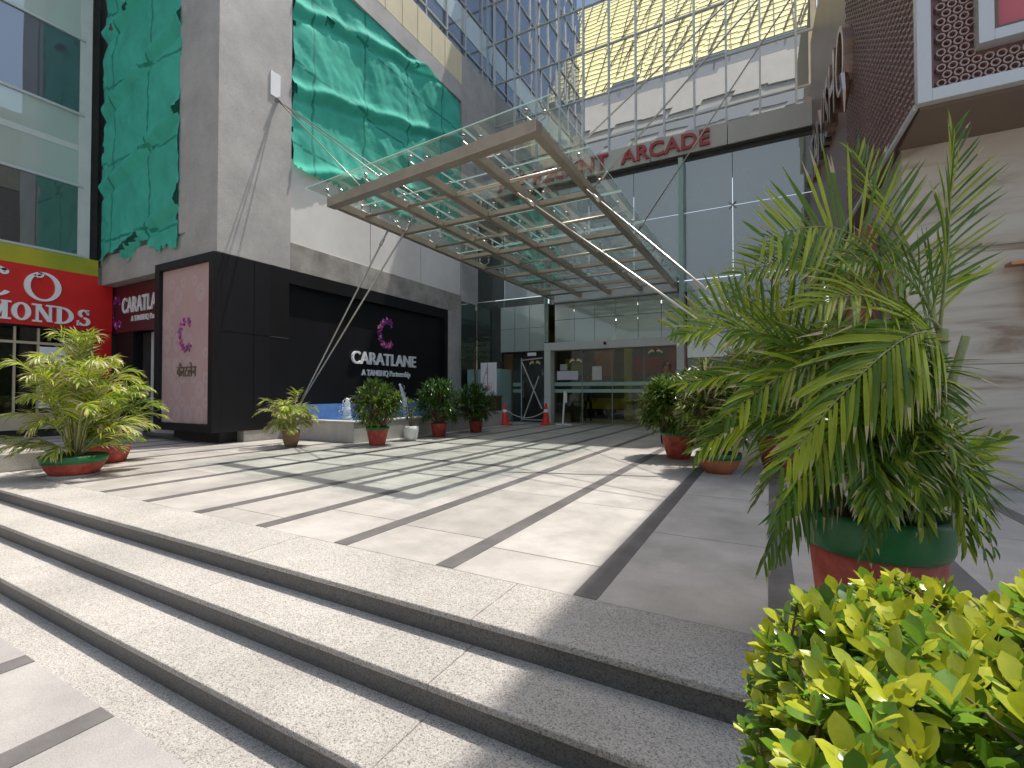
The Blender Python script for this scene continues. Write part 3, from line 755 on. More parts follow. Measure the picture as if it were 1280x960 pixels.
# upper curtain wall
cols = [1.1 + 0.3] + [0.83 - 1.018 * i for i in range(0, 12)]
cols = [c_ for c_ in cols if c_ > -10.9] + [-10.74]
rows = [9.2, 10.8, 12.55, 14.4, 16.2, 18.0, 19.8, 21.6, 23.4]
k = 0
rg = random.Random(2)
for i in range(len(cols) - 1):
    for j in range(len(rows) - 1):
        b = MB(); x1, x0 = cols[i] - 0.02, cols[i + 1] + 0.02; z0, z1 = rows[j] + 0.02, rows[j + 1] - 0.02
        if x1 - x0 < 0.1: continue
        t1, t2 = rg.uniform(-.004, .004), rg.uniform(-.004, .004)
        b.add([(x0, UY + t1, z0), (x1, UY - t1, z0), (x1, UY - t2, z1), (x0, UY + t2, z1), (x0, UY + .03, z0), (x1, UY + .03, z0), (x1, UY + .03, z1), (x0, UY + .03, z1)],
              [(0, 1, 2, 3), (7, 6, 5, 4), (0, 4, 5, 1), (1, 5, 6, 2), (2, 6, 7, 3), (3, 7, 4, 0)])
        k += 1
        b.build('window_pane', 'cg', mb_)
b = MB()
for c_ in cols[1:-1]: b.box(c_ - 0.03, c_ + 0.03, UY - 0.07, UY + 0.05, 9.2, 23.4)
b.box(-10.76, -10.70, UY - 0.08, UY - 0.01, 9.2, 23.4)
for r_ in rows[1:]: b.box(-10.7, 1.4, UY - 0.05, UY + 0.045, r_ - 0.02, r_ + 0.02)
b.build('mullions', 'alu', mb_)
b = MB(); b.box(-10.74, 1.4, UY + 0.06, UY + 0.4, 8.5, 23.4); b.build('rear_wall', 'dark', mb_)
# fascia band in panels
for i in range(5):
    x0 = -10.295 + i * 2.31; box('fascia_panel', 'band', mb_, x0, x0 + 2.29, MY - 0.25, MY - 0.01, 8.72, 9.42, bevel=0.004)
b = MB(); b.box(-10.29, 1.25, MY - 0.2, UY - 0.01, 8.64, 8.7); b.box(-10.29, 1.25, MY, UY - 0.07, 9.2, 9.38); b.build('soffit', 'dark', mb_)
# lower curtain wall panes between canopy and band
xs = [-10.3, -9.05, -7.2, -5.6, -4.0, -2.45, -0.95, 1.3]
zs = [4.72, 6.9, 8.62]
for i in range(len(xs) - 1):
    for j in range(2):
        t1 = rg.uniform(-.005, .005)
        b = MB(); b.add([(xs[i] + .008, MY + t1, zs[j] + .008), (xs[i + 1] - .008, MY - t1, zs[j] + .008), (xs[i + 1] - .008, MY, zs[j + 1] - .008), (xs[i] + .008, MY, zs[j + 1] - .008)], [(0, 1, 2, 3)])
        b.box(xs[i] + .01, xs[i + 1] - .01, MY + .008, MY + .02, zs[j] + .01, zs[j + 1] - .01)
        b.build('window_pane', 'cglow' if i > 0 else 'cgdark', mb_)
sf = MB()
for k4 in range(4):
    a = R(45 + 90 * k4); sf.tube([(0, -0.06, 0), (0.11 * math.cos(a), -0.03, 0.11 * math.sin(a)), (0.13 * math.cos(a), -0.005, 0.13 * math.sin(a))], 0.012, 6)
    sf.lathe([(0.0, 0.0), (0.025, 0.0), (0.025, 0.01), (0, 0.01)], (0.13 * math.cos(a), -0.01, 0.13 * math.sin(a)), 8)
sf.tube([(0, -0.08, 0), (0, 0.0, 0)], 0.025, 8)
spid = sf.build('spider_fitting', 'bright', None)
sp0 = spid.data
def place_part(me, name, parent, loc, rot=(0, 0, 0)):
    o = bpy.data.objects.new(name, me); COL.objects.link(o); o.parent = parent; o.location = Vector(loc) - OFF[parent.name]; o.rotation_euler = rot; return o
bpy.data.objects.remove(spid)
for xx in xs[1:-1]: place_part(sp0, 'spider_fitting', mb_, (xx, MY, 6.9))
for xx in (-7.2, -2.45):
    box('glass_fin', 'edge', mb_, xx - 0.012 if xx < -5 else xx - 0.05, xx + 0.012 if xx < -5 else xx + 0.09, MY - 0.33, MY - 0.01, 2.95, 8.6)
# frosted spandrel over the doors
for i in range(6):
    x0 = -6.93 + i * 0.765
    for (za, zb) in ((2.9, 3.75), (3.765, 4.35)):
        box('frosted_panel', 'frost', mb_, x0, x0 + 0.75, MY + 0.02, MY + 0.04, za, zb)
b = MB(); b.box(-7.15, 1.3, MY, MY + 0.05, 4.36, 4.7); b.build('transom', 'cglow', mb_)
for i in range(3):
    x0 = -9.05 + i * 0.62
    for (za, zb) in ((2.64, 3.5), (3.51, 4.35)):
        box('frosted_panel', 'frost', mb_, x0, x0 + 0.605, MY - 0.3, MY - 0.28, za, zb)
b = MB(); b.box(-10.3, -9.07, MY - 0.02, MY + 0.0, 0, 4.7); b.box(-9.06, -7.25, MY - 0.02, MY, 4.36, 4.7)
b.box(-10.355, -10.345, 14.86, MY - .03, 0, 4.6)
b.build('dark_glass', 'cgdark', mb_)
b = MB(); b.box(-9.05, -7.2, MY - 0.26, MY + 0.1, 2.6, 4.34); b.build('bulkhead', 'dark', mb_)
# right of the doors
for i in range(3):
    x0 = -2.3 + i * 1.2
    for (za, zb) in ((0.02, 2.2), (2.22, 4.35)): box('window_pane', 'cglow' if za > 1 else 'cgdark', mb_, x0, x0 + 1.18, MY - 0.01, MY + 0.01, za, zb)
# entrance portal
b = MB(); b.box(-7.2, -6.95, MY - 0.35, MY + 0.1, 0, 2.9); b.box(-2.58, -2.35, MY - 0.35, MY + 0.1, 0, 2.9); b.box(-6.95, -2.58, MY - 0.35, MY + 0.1, 2.62, 2.9)
b.build('entrance_frame', 'offwhite', mb_, bevel=0.006)
dr = []
for i in range(4):
    x0 = -6.94 + i * 1.09
    d = box('glass_door', 'doorglass', mb_, x0 + .01, x0 + 1.075, MY - 0.02, MY - 0.005, 0.02, 2.6)
    b = MB(); b.box(x0 + .01, x0 + 1.075, MY - 0.03, MY - 0.022, 1.34, 1.47); b.box(x0 + .01, x0 + 1.075, MY - 0.03, MY - 0.022, 1.1, 1.22); b.build('teal_stripe', 'teal', d)
    b = MB(); b.box(x0 - .02, x0 + .012, MY - 0.04, MY + 0.01, 0.0, 2.6); b.build('door_stile', mat('stile', (0.2, 0.26, 0.25), 0.4) if i == 0 else bpy.data.materials['stile'], d)
def flags(mb, c, s=1.0, mi0=0):
    """crossed pair of small tricolour flags"""
    x, y, z = c
    for sd in (-1, 1):
        for k, mi in enumerate((0, 1, 2)):
            pts = []
            for t in range(6):
                u = t / 5; xx = x + sd * (0.05 + u * 0.22) * s; zz = z + (0.16 - 0.055 * k + 0.04 * math.sin(u * 4) - u * 0.03) * s
                pts += [(xx, y, zz), (xx, y, zz - 0.055 * s)]
            mb.add(pts, [(2 * i, 2 * i + 1, 2 * i + 3, 2 * i + 2) for i in range(5)], mi)
        mb.bar((x + sd * 0.06 * s, y, z + 0.18 * s), (x - sd * 0.05 * s, y, z - 0.14 * s), 0.012 * s, 0.004, 2)
def sheet(name, label, x0, x1, z0, z1, m, y=MY - 0.035):
    return tag(box(name, m, None, x0, x1, y, y + 0.004, z0, z1), label, 'notice')
sheet('notice_sheet', 'lilac paper notice stuck low on the left entrance door', -6.82, -6.0, 1.56, 1.88, 'paper', MY - 0.05)
sheet('notice_sheet', 'small pale green notice above the lilac notice on the door', -6.7, -6.42, 1.9, 2.13, 'frost', MY - 0.045)
sheet('notice_sheet', 'upright white notice on the second entrance door', -5.48, -5.13, 1.54, 2.02, 'offwhite', MY - 0.045)
for (cx, cz, lab, y) in ((-6.1, 2.18, 'tricolour flag sticker pair on the left entrance door', MY - 0.043), (-3.3, 2.4, 'tricolour flag sticker pair on the right entrance door', MY - 0.043), (-7.72, 2.15, 'tricolour flag sticker pair on the dark side door', MY - 0.045)):
    b = MB(); flags(b, (cx, y, cz), 0.85); o = b.build('flag_sticker', ['saffron', 'white', 'green'], None); tag(o, lab, 'sticker')
# side door
sd = thing('side_door', 'dark glass side door left of the main entrance frame', 'door', (-7.75, MY, 0))
box('door_leaf', 'cgdark', sd, -8.25, -7.22, MY - 0.03, MY - 0.01, 0, 2.6)
b = MB(); b.box(-8.3, -8.25, MY - 0.06, MY, 0, 2.6); b.box(-8.25, -7.22, MY - 0.06, MY, 2.35, 2.4); b.build('door_frame', 'dark', sd)
b = MB(); b.box(-8.18, -8.16, MY - 0.1, MY - 0.08, 0.9, 1.5); b.build('handle', 'bright', sd)
b = MB(); b.box(-8.65, -8.3, MY - 0.05, MY - 0.03, 1.34, 1.47); b.box(-8.65, -8.3, MY - 0.05, MY - 0.03, 1.1, 1.22); b.build('teal_stripe', 'teal', sd)
b = MB(); b.box(-8.68, -8.3, MY - 0.02, MY, 0, 2.6); b.build('side_glass', 'cgdark', sd)
b = MB(); b.box(-7.9, -7.55, MY - 0.31, MY - 0.27, 2.46, 2.58); o = b.build('door_lamp_box', 'white', None); tag(o, 'small white box fixed above the dark side door', 'sign')
# frosted booth
bt = thing('frosted_booth', 'pale teal frosted glass booth left of the side door', 'booth', (-9.5, 15.5, 0))
box('side_panel', 'teal', bt, -8.95, -8.72, 15.1, 15.95, 0.02, 1.98, bevel=0.004)
box('front_panel', 'teal', bt, -10.2, -8.97, 15.12, 15.16, 0.02, 1.98, bevel=0.004)
b = MB(); flags(b, (-9.3, 15.115, 1.35), 0.5); b.build('emblem', ['green', 'frost', 'green'], bt)
# entrance interior
lo = thing('entrance_lobby', 'dim lobby seen through the entrance doors', 'lobby', (-5, 20, 0))
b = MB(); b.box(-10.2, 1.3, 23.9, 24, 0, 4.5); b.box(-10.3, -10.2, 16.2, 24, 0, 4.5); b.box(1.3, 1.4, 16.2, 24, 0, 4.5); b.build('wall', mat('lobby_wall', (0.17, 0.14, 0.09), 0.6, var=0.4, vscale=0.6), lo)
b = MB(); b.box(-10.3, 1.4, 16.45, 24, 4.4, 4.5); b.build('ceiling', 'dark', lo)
b = MB(); b.box(-4.85, -4.6, 17.8, 18.05, 0, 4.4); b.build('yellow_column', 'yellow', lo)
tag(box('orange_banner', 'orangeban', None, -6.15, -5.35, 18.2, 18.23, 1.75, 2.75), 'orange banner hanging in the lobby left of the yellow column', 'banner')
tag(box('red_banner', 'redban', None, -4.55, -3.5, 18.2, 18.23, 1.85, 2.45), 'small red banner in the lobby right of the yellow column', 'banner')
tag(box('red_banner', 'redban', None, -3.3, -1.9, 18.0, 18.03, 1.8, 2.7), 'large red banner in the lobby near the right doors', 'banner')
lm = bpy.data.materials.new('lamp_glow'); lm.use_nodes = True
lm.node_tree.nodes['Principled BSDF'].inputs['Emission Color'].default_value = (1, .85, .6, 1); lm.node_tree.nodes['Principled BSDF'].inputs['Emission Strength'].default_value = 9
for (lx_, ly_) in ((-7.5, 18.5), (-5.5, 17.6), (-3.4, 17.4), (-1.2, 18.5), (-5.8, 20.8), (-2.6, 20.8)):
    b = MB(); b.box(lx_ - .3, lx_ + .3, ly_ - .12, ly_ + .12, 4.34, 4.38); b.build('ceiling_lamp', lm, lo)
def counter(x0, x1, y, m, lab):
    t = thing('shop_counter', lab, 'counter', ((x0 + x1) / 2, y, 0))
    box('front_panel', m, t, x0, x1, y, y + 0.05, 0.42, 0.8); box('base', 'dark', t, x0 + .03, x1 - .03, y + .06, y + .6, 0.0, 0.8); box('top', 'beige', t, x0 - .03, x1 + .03, y - .02, y + .63, 0.8, 0.84)
counter(-7.0, -5.1, 19, 'yellow', 'yellow fronted counter in the lobby behind the left doors')
counter(-4.7, -2.4, 19.3, 'orangeban', 'orange fronted counter in the lobby behind the right doors')
tag(box('wall_banner', 'yellow', None, -7.0, -6.3, 17.2, 17.22, 1.75, 2.4), 'yellow poster in the lobby behind the flag sticker', 'poster')

# arcade letters on the band
sg = thing('fascia_lettering', 'raised dark red capital letters on the pale fascia band', 'sign', (-5.3, MY - .25, 8.8))
for wd_, x0, w_ in (('JMD', -9.2, 1.3), ('REGENT', -7.65, 2.85), ('ARCADE', -4.36, 2.8)):
    text_mb(wd_, (x0, MY - 0.252, 8.82), (1, 0, 0), (0, 0, 1), w_, 0.5, 0.09, off=0.018).build('lettering', 'redletter', sg)

# ================================================================= RIGHT BUILDING
rb = thing('jewellery_showroom', 'marble and brown showroom with projecting lattice sign box at right', 'building', (1.5, 6.6, 0))
RX = 1.45
b = MB(); b.box(RX + .15, 9, 7.62, 15.9, 4.2, 11.25); b.box(1.3, 9, 6.45, 15.98, 11.26, 15.2); b.build('upper_wall', 'beige', rb)
b = MB(); b.box(RX + .05, 9, 7.6, 15.9, 0.12, 4.198); b.build('marble_wall', 'marble', rb)
b = MB(); b.box(RX + .02, 9, 7.55, 15.9, 0.0, 0.118); b.build('marble_skirting', 'marble', rb, bevel=0.005)
b = MB()
for x in (3.3, 5.2): b.box(x, x + .008, 7.596, 7.6, 0.12, 4.2)
for z in (1.45, 2.85): b.box(RX + .06, 9, 7.595, 7.599, z, z + .006)
b.build('marble_joints', 'soffit', rb)
b = MB()
b.add([(RX, 6.62, 4.25), (1.12, 15.95, 4.25), (1.12, 15.95, 11.2), (RX, 6.62, 11.2), (RX + .14, 6.62, 4.25), (RX + .14, 15.95, 4.25), (RX + .14, 15.95, 11.2), (RX + .14, 6.62, 11.2)],
      [(0, 3, 2, 1), (4, 5, 6, 7), (0, 4, 7, 3), (1, 2, 6, 5), (0, 1, 5, 4), (3, 7, 6, 2)])
b.build('side_panel', 'brown', rb)
# embossed ovals over the near half of the side panel
b = MB()
for j in range(60):
    for i in range(34):
        y = 6.75 + i * 0.115 + (0.057 if j % 2 else 0); z = 4.35 + j * 0.112
        xx = RX - (y - 6.62) * 0.0354 - 0.003
        dd = 0.012 + 0.01 * (1 - i / 34)
        n = 6; vs = [(xx, y + 0.045 * math.cos(k * 1.0472), z + 0.03 * math.sin(k * 1.0472)) for k in range(n)] + [(xx - dd, y + 0.018 * math.cos(k * 1.0472), z + 0.012 * math.sin(k * 1.0472)) for k in range(n)]
        b.add(vs, [(k, n + k, n + (k + 1) % n, (k + 1) % n) for k in range(n)] + [tuple(range(2 * n - 1, n - 1, -1))])
b.build('embossed_pattern', 'brown', rb)
box('soffit_panel', 'soffit', rb, RX + .02, 9, 6.62, 7.598, 4.19, 4.248)
# front of the box: maroon backing, ring lattice, silver frame, pink window
box('lattice_backing', 'brown', rb, RX + .142, 9, 6.66, 7.6, 4.25, 11.2)
b = MB()
b.box(RX - .02, RX + .1, 6.52, 6.64, 4.23, 11.25); b.box(RX + .1, 9, 6.52, 6.64, 4.23, 4.36)
b.bar((RX - .012, 6.64, 4.25), (1.1, 15.95, 4.25), 0.04, 0.06)
b.build('silver_frame', 'trim', rb, bevel=0.004)
b = MB()
for j in range(42):
    for i in range(40):
        cx = RX + .2 + i * 0.095 + (0.0475 if j % 2 else 0); cz = 4.44 + j * 0.083
        if cx > 1.9 and cz > 4.68 or cx > 5: continue
        
        n = 8
        vs = []
        for rr, yy in ((0.048, 6.655), (0.043, 6.61), (0.029, 6.61), (0.027, 6.655)):
            vs += [(cx + rr * math.cos(k * 6.2832 / n), yy, cz + rr * math.sin(k * 6.2832 / n)) for k in range(n)]
        b.add(vs, [(q * n + k, q * n + (k + 1) % n, (q + 1) * n + (k + 1) % n, (q + 1) * n + k) for q in range(3) for k in range(n)])
b.build('ring_lattice', mat('lattice_metal', (0.42, 0.29, 0.26), 0.35, metal=0.3), rb)
b = MB(); b.box(1.92, 2.04, 6.5, 6.655, 4.7, 9); b.box(2.04, 5, 6.5, 6.655, 4.7, 4.81); b.build('window_frame', 'trim', rb, bevel=0.004)
b = MB(); b.box(2.04, 2.08, 6.53, 6.655, 4.81, 9); b.box(2.08, 5, 6.53, 6.655, 4.81, 4.85); b.build('inner_frame', 'soffit', rb)
box('pink_window', 'pinkglass', rb, 2.08, 5, 6.6, 6.656, 4.85, 9)
# brass letters on the side panel
b = MB()
def side_pt(y, z, d=0.0): return (RX - (y - 6.62) * 0.0354 - d, y, z)
lt = thing('side_lettering', 'tall bronze relief letters on the brown side panel of the showroom', 'sign', (1.3, 12, 6.5))
cu = text_mb('TANISH', side_pt(14.9, 6.6, 0.0), (0.0354, -1, 0), (0, 0, 1), 3.9, 1.25, 0.14, off=0.02)
cu.build('lettering', 'bronze', lt)
b = MB()
n = 26
for k in range(n):
    A = 6.2832 * k / n; B = 6.2832 * (k + 1) / n
    q = []
    for d in (0.0, 0.15):
        for (ang, ry, rz) in ((A, .42, .62), (B, .42, .62), (B, .3, .52), (A, .3, .52)):
            q.append(side_pt(10.35 + math.cos(ang) * ry, 7.15 + math.sin(ang) * rz, d))
    b.add(q, [(4, 7, 6, 5), (0, 4, 5, 1), (2, 6, 7, 3), (0, 3, 7, 4)])
b.tube([side_pt(10.1, 6.75, .12), side_pt(9.98, 6.4, .12), side_pt(10.05, 6.05, .12)], [0.08, 0.06, 0.02], 8)
b.build('round_letter', 'bronze', lt)
# front brass letter on marble
gl = thing('marble_wall_lettering', 'polished brass and copper letter on the veined marble wall', 'sign', (2.7, 7.55, 2.6))
b = MB(); b.box(2.42, 3.05, 7.38, 7.56, 2.565, 2.6); b.build('copper_edge', mat('copper', (0.5, 0.2, 0.1), 0.3, metal=1), gl)
b = MB()
pts = [(2.62, 2.56), (2.6, 2.3), (2.62, 2.08), (2.7, 1.98), (2.9, 1.95), (2.9, 2.05), (2.78, 2.08), (2.72, 2.16), (2.72, 2.56)]
vs = [(p[0], 7.4, p[1]) for p in pts] + [(p[0], 7.58, p[1]) for p in pts]; n = len(pts)
b.add(vs, [tuple(range(n)), tuple(range(2 * n - 1, n - 1, -1))] + [(k, n + k, n + (k + 1) % n, (k + 1) % n) for k in range(n)]); b.box(2.73, 3.05, 7.4, 7.58, 2.45, 2.56)
b.build('brass_letter', 'brass', gl)
# red curved hoarding and small sign beside the side wall
b = MB(); prof = []
for k in range(13):
    a = R(90 + 90 * k / 12); prof.append((1.45 + 0.48 * math.cos(a), 3.1 + 0.6 * math.sin(a)))
prof += [(0.97, 0.02), (1.45, 0.02)]
n = len(prof)
vs = [(p[0], 8.9, p[1]) for p in prof] + [(p[0], 9.3, p[1]) for p in prof]
b.add(vs, [tuple(range(n)), tuple(range(2 * n - 1, n - 1, -1))] + [(k, n + k, n + (k + 1) % n, (k + 1) % n) for k in range(n)])
o = b.build('arched_panel', mat('rose_panel', (0.36, 0.1, 0.1), 0.5), None); tag(o, 'rose red panel with a rounded top corner behind the tall palm', 'panel')
wb = thing('standee', 'small white sign board on a post behind the tall palm', 'sign board', (0.35, 10.5, 0))
b = MB(); b.box(0.1, 0.75, 10.48, 10.51, 1.55, 2.15); b.build('board', 'white', wb); b = MB(); b.tube([(0.4, 10.53, 0), (0.4, 10.53, 1.7)], 0.02, 8); b.box(.2, .6, 10.35, 10.7, 0, .03); b.build('post', 'steel', wb)

# ================================================================= BUILDING ACROSS THE STREET (seen mirrored in the glass)
ob = thing('office_block_across_street', 'tall pale block across the street, reflected in the arcade glass with yellow screen', 'building', (-6, -26, 0))
b = MB(); b.box(-30, 6, -44, -26, 0, 41.4); b.build('wall', mat('block_wall', (0.4, 0.4, 0.38), 0.7, var=0.1, vscale=0.2), ob)
def sl_(z): return -25.7 - (z - 41.5) * 0.6  # screen slope shaped to face the sun, so its mirror image is brighter
b = MB(); b.add([(-27.5, sl_(41.5), 41.5), (5, sl_(41.5), 41.5), (5, sl_(66), 66), (-27.5, sl_(66), 66), (-27.5, sl_(41.5) - .3, 41.5), (5, sl_(41.5) - .3, 41.5), (5, sl_(66) - .3, 66), (-27.5, sl_(66) - .3, 66)],
      [(3, 2, 1, 0), (4, 5, 6, 7), (0, 1, 5, 4), (2, 3, 7, 6), (1, 2, 6, 5), (3, 0, 4, 7)]); b.build('yellow_screen', 'yscreen', ob)
b = MB()
for j in range(22):
    z = 42.2 + j * 1.1; b.bar((-27.6, sl_(z) + .15, z), (5.1, sl_(z) + .15, z), 0.07, 0.09)
for i in range(18): x = -27 + i * 1.9; b.bar((x, sl_(41.5) + .2, 41.5), (x, sl_(66) + .2, 66), 0.09, 0.09)
for i in range(9): b.bar((-20 + i * 2.8, sl_(41.5) + .3, 41.6), (-15 + i * 2.8, sl_(62) + .3, 62), 0.16, 0.1)
b.build('scaffold', 'scaf', ob)
b = MB()
for z in (39.6, 33.5): b.box(-30, 6, -25.98, -25.9, z, z + 1.6)
b.box(-30, 6, -25.98, -25.9, 8, 31)
b.build('window', 'oppgrey', ob)
b = MB(); b.box(-22, 6, -25.95, -25.8, 36.2, 39.5); b.build('white_band', 'band', ob)
b = MB(); b.box(-52, -28.5, -40, -25.5, 0, 64); b.build('side_tower', mat('olive_wall', (0.3, 0.28, 0.2), 0.7, var=0.2, vscale=0.1), ob)
b = MB()
for i in range(7):
    for j in range(20): b.box(-51 + i * 3.4, -49.2 + i * 3.4, -25.5, -25.42, 4 + j * 3, 5.9 + j * 3)
b.build('tower_window', 'winL', ob)
b = MB()
for i in range(6):
    x = -47 + i * 3; b.bar((x, -25.3, 30), (x, -25.3, 64), .12, .12)
    for j in range(8): b.bar((x, -25.3, 30 + j * 4), (x + 3, -25.3, 34 + j * 4), .1, .1); b.bar((x + 3, -25.2, 30 + j * 4), (x, -25.2, 34 + j * 4), .1, .1)
b.build('lattice', 'scaf', ob)

# ================================================================= CANOPY
cz0, cz1 = 4.47, 4.605
cn = thing('glass_canopy', 'steel framed glass entrance canopy hung on cables over the plaza', 'canopy', (-4.8, 10.8, 4.5))
def fy_(x): return 5.9 - 0.1 * (x + 6.9)
CX = [-6.9 + 1.0625 * i for i in range(5)]
for i, x in enumerate(CX):
    b = MB(); wd = 0.06
    b.box(x - wd, x + wd, fy_(x) + .1, 15.74, cz0, cz1); b.build('long_beam', 'steel', cn, bevel=0.005)
b = MB(); b.bar((CX[0] - .07, fy_(CX[0] - .07), (cz0 + cz1) / 2), (CX[-1] + .07, fy_(CX[-1] + .07), (cz0 + cz1) / 2), .17, cz1 - cz0 + .03); b.build('front_beam', 'steel', cn, bevel=0.006)
b = MB(); b.box(CX[0] - .07, CX[-1] + .07, 15.742, 15.98, cz0 - .1, cz1 + .25); b.build('rear_fascia', 'offwhite', cn)
thick = [7.75, 9.95, 12.15, 14.35]; thin = [6.65, 8.85, 11.05, 13.25, 15.2]
for y in thick:
    for i in range(4):
        box('cross_beam', 'steel', cn, CX[i] + .071, CX[i + 1] - .071, y - .06, y + .06, cz0 + .03, cz1 - .02)
for y in thin:
    b = MB(); b.tube([(CX[0], y, cz0 + .06), (CX[-1], y, cz0 + .06)], 0.03, 8); b.build('cross_rod', 'steel', cn, smooth=True)
GZ = 4.79
gy = [5.36, 6.7, 8.47, 10.25, 12.0, 13.8, 15.9]
for j in range(6):
    ga, gb = -7.32, -2.33
    for i in range(4):
        x0 = ga if i == 0 else CX[i]; x1 = gb if i == 3 else CX[i + 1]
        if i == 0: x1 = CX[1]
        dz = 0.0
        g = MB(); zt = GZ + 0.012 * (j % 2)
        gl_ = lambda x: gy[j] + .008 if j else 5.62 - .07 * (x + 7.32)
        g.quad((x0 + .008, gl_(x0), zt), (x1 - .008, gl_(x1), zt), (x1 - .008, gy[j + 1] - .008, zt), (x0 + .008, gy[j + 1] - .008, zt), 0)
        # real thickness: green edges and underside
        xa, xb, ya, yb = x0 + .008, x1 - .008, gy[j] + .008, gy[j + 1] - .008; zb = zt - .016
        g.quad((xa, gl_(xa), zb), (xb, gl_(xb), zb), (xb, gl_(xb), zt), (xa, gl_(xa), zt), 1); g.quad((xa, yb, zt), (xb, yb, zt), (xb, yb, zb), (xa, yb, zb), 1)
        g.quad((xa, gl_(xa), zt), (xa, yb, zt), (xa, yb, zb), (xa, gl_(xa), zb), 1); g.quad((xb, gl_(xb), zb), (xb, yb, zb), (xb, yb, zt), (xb, gl_(xb), zt), 1)
        g.build('glass_panel', ['canglass', 'edge'], cn)
# spider fittings under the glass
sf = MB()
for (dx, dy) in ((-.1, -.07), (.1, .07)):
    sf.tube([(0, 0, 0.02), (dx * .6, dy * .6, 0.07), (dx, dy, 0.11), (dx, dy, 0.175)], 0.009, 6)
    sf.lathe([(0.0, 0.15), (0.026, 0.15), (0.026, 0.168), (0.0, 0.168)], (dx, dy, 0), 10)
    sf.lathe([(0.0, 0.188), (0.03, 0.188), (0.02, 0.204), (0.0, 0.206)], (dx, dy, 0), 10)
sf.tube([(0, 0, -.02), (0, 0, .05)], 0.02, 8)
spm = bpy.data.meshes.new('spider_fitting'); spm.from_pydata(sf.v, [], sf.f); spm.materials.append(M['bright'])
for x in CX:
    for y in (fy_(x) + .02, 6.75, 7.75, 8.85, 9.95, 11.05, 12.15, 13.25, 14.35): place_part(spm, 'spider_fitting', cn, (x, y, cz1 - 0.01))
# tie cables: up to the side walls, down to the ground
AL = Vector((WX + .03, 7.12, 8.1)); AR = Vector((1.42, 7.5, 8.1))
def cable(a, c, r=0.014, m='bright', turn=True):
    a = Vector(a); c = Vector(c); d = c - a; b = MB(); b.tube([a, c], r, 6)
    if turn:
        b.tube([c - d * .07, c - d * .04], r * 1.7, 8)
    b.build('tie_cable', m, cn, smooth=True)
for e in ((CX[0], 7.75, cz1), (CX[1], 7.4, cz1), (CX[1], 9.9, cz1)): cable(AL, e)
for e in ((CX[4], 7.75, cz1), (CX[3], 7.4, cz1), (CX[4], 10.6, cz1)): cable(AR, e)
cable((-10.0, 7.36, 0.45), (CX[0], 7.3, cz0), 0.018); cable((-10.0, 7.36, 0.5), (CX[1], 6.9, cz0), 0.018)
cable((1.38, 7.45, 0.45), (CX[4], 7.3, cz0), 0.019); cable((1.38, 7.4, 0.3), (CX[3], 6.9, cz0), 0.019)
b = MB(); b.tube([AL - Vector((.05, 0, 0)), AL + Vector((.1, 0, 0))], 0.05, 8); b.build('anchor', 'bright', cn)

# ================================================================= FOUNTAIN POOL
fp = thing('fountain_pool', 'low stone fountain pool with blue lining before the black wall', 'fountain', (-9.2, 10.5, 0))
PX0, PX1, PY0, PY1, PH = -10.4, -7.97, 7.4, 13.95, 0.44
b = MB(); b.box(PX1 - .22, PX1, PY0, PY1, 0.001, PH); b.box(PX0, PX1 - .22, PY0, PY0 + .22, 0.001, PH); b.box(PX0, PX1 - .22, PY1 - .2, PY1, 0.001, PH); b.build('basin_wall', 'stone', fp, bevel=0.008)
b = MB(); b.box(PX1 - .24, PX1 + .02, PY0 - .02, PY1, PH, PH + .035); b.box(PX0, PX1 - .24, PY0 - .02, PY0 + .24, PH, PH + .035); b.build('coping', 'stone', fp, bevel=0.006)
b = MB(); b.box(PX0 - .01, PX0 + .04, PY0 + .23, PY1 - .21, 0.1, 0.8); b.build('blue_lining', 'bluetile', fp)
b = MB(); b.box(PX0 + .04, PX1 - .22, PY0 + .22, PY1 - .2, 0.05, 0.4); b.build('water', 'water', fp)
def jet(x, y, h, r, lean=0.0, seed=0):
    b = MB(); rnd = random.Random(seed); pts = []; rs = []
    for i in range(15):
        t = i / 14; pts.append((x + lean * t * t * h + 0.015 * rnd.uniform(-1, 1), y + 0.6 * lean * t * t * h, 0.36 + h * t)); rs.append(r * (1 - 0.75 * t) * rnd.uniform(0.8, 1.25) + 0.012)
    b.tube(pts, rs, 9)
    for i in range(90):
        a = rnd.uniform(0, 6.28); t = rnd.random() ** 0.6; rr = r * (0.6 + 1.6 * (1 - t)) * rnd.uniform(0.6, 1.25)
        px, py, pz = x + lean * t * t * h + rr * math.cos(a), y + rr * math.sin(a), 0.39 + h * t * rnd.uniform(0.6, 1); q = rnd.uniform(0.006, 0.02)
        b.add([(px - q, py, pz), (px, py - q, pz), (px + q, py, pz), (px, py + q, pz), (px, py, pz + q * 1.7), (px, py, pz - q)], [(0, 1, 4), (1, 2, 4), (2, 3, 4), (3, 0, 4), (1, 0, 5), (2, 1, 5), (3, 2, 5), (0, 3, 5)])
    b.build('water_jet', 'foam', fp, smooth=True)
jet(-9.3, 8.4, 0.6, 0.12, 0.05, 1); jet(-9.3, 10.6, 1.0, 0.07, -0.16, 2); jet(-9.3, 12.0, 0.95, 0.07, -0.12, 3)

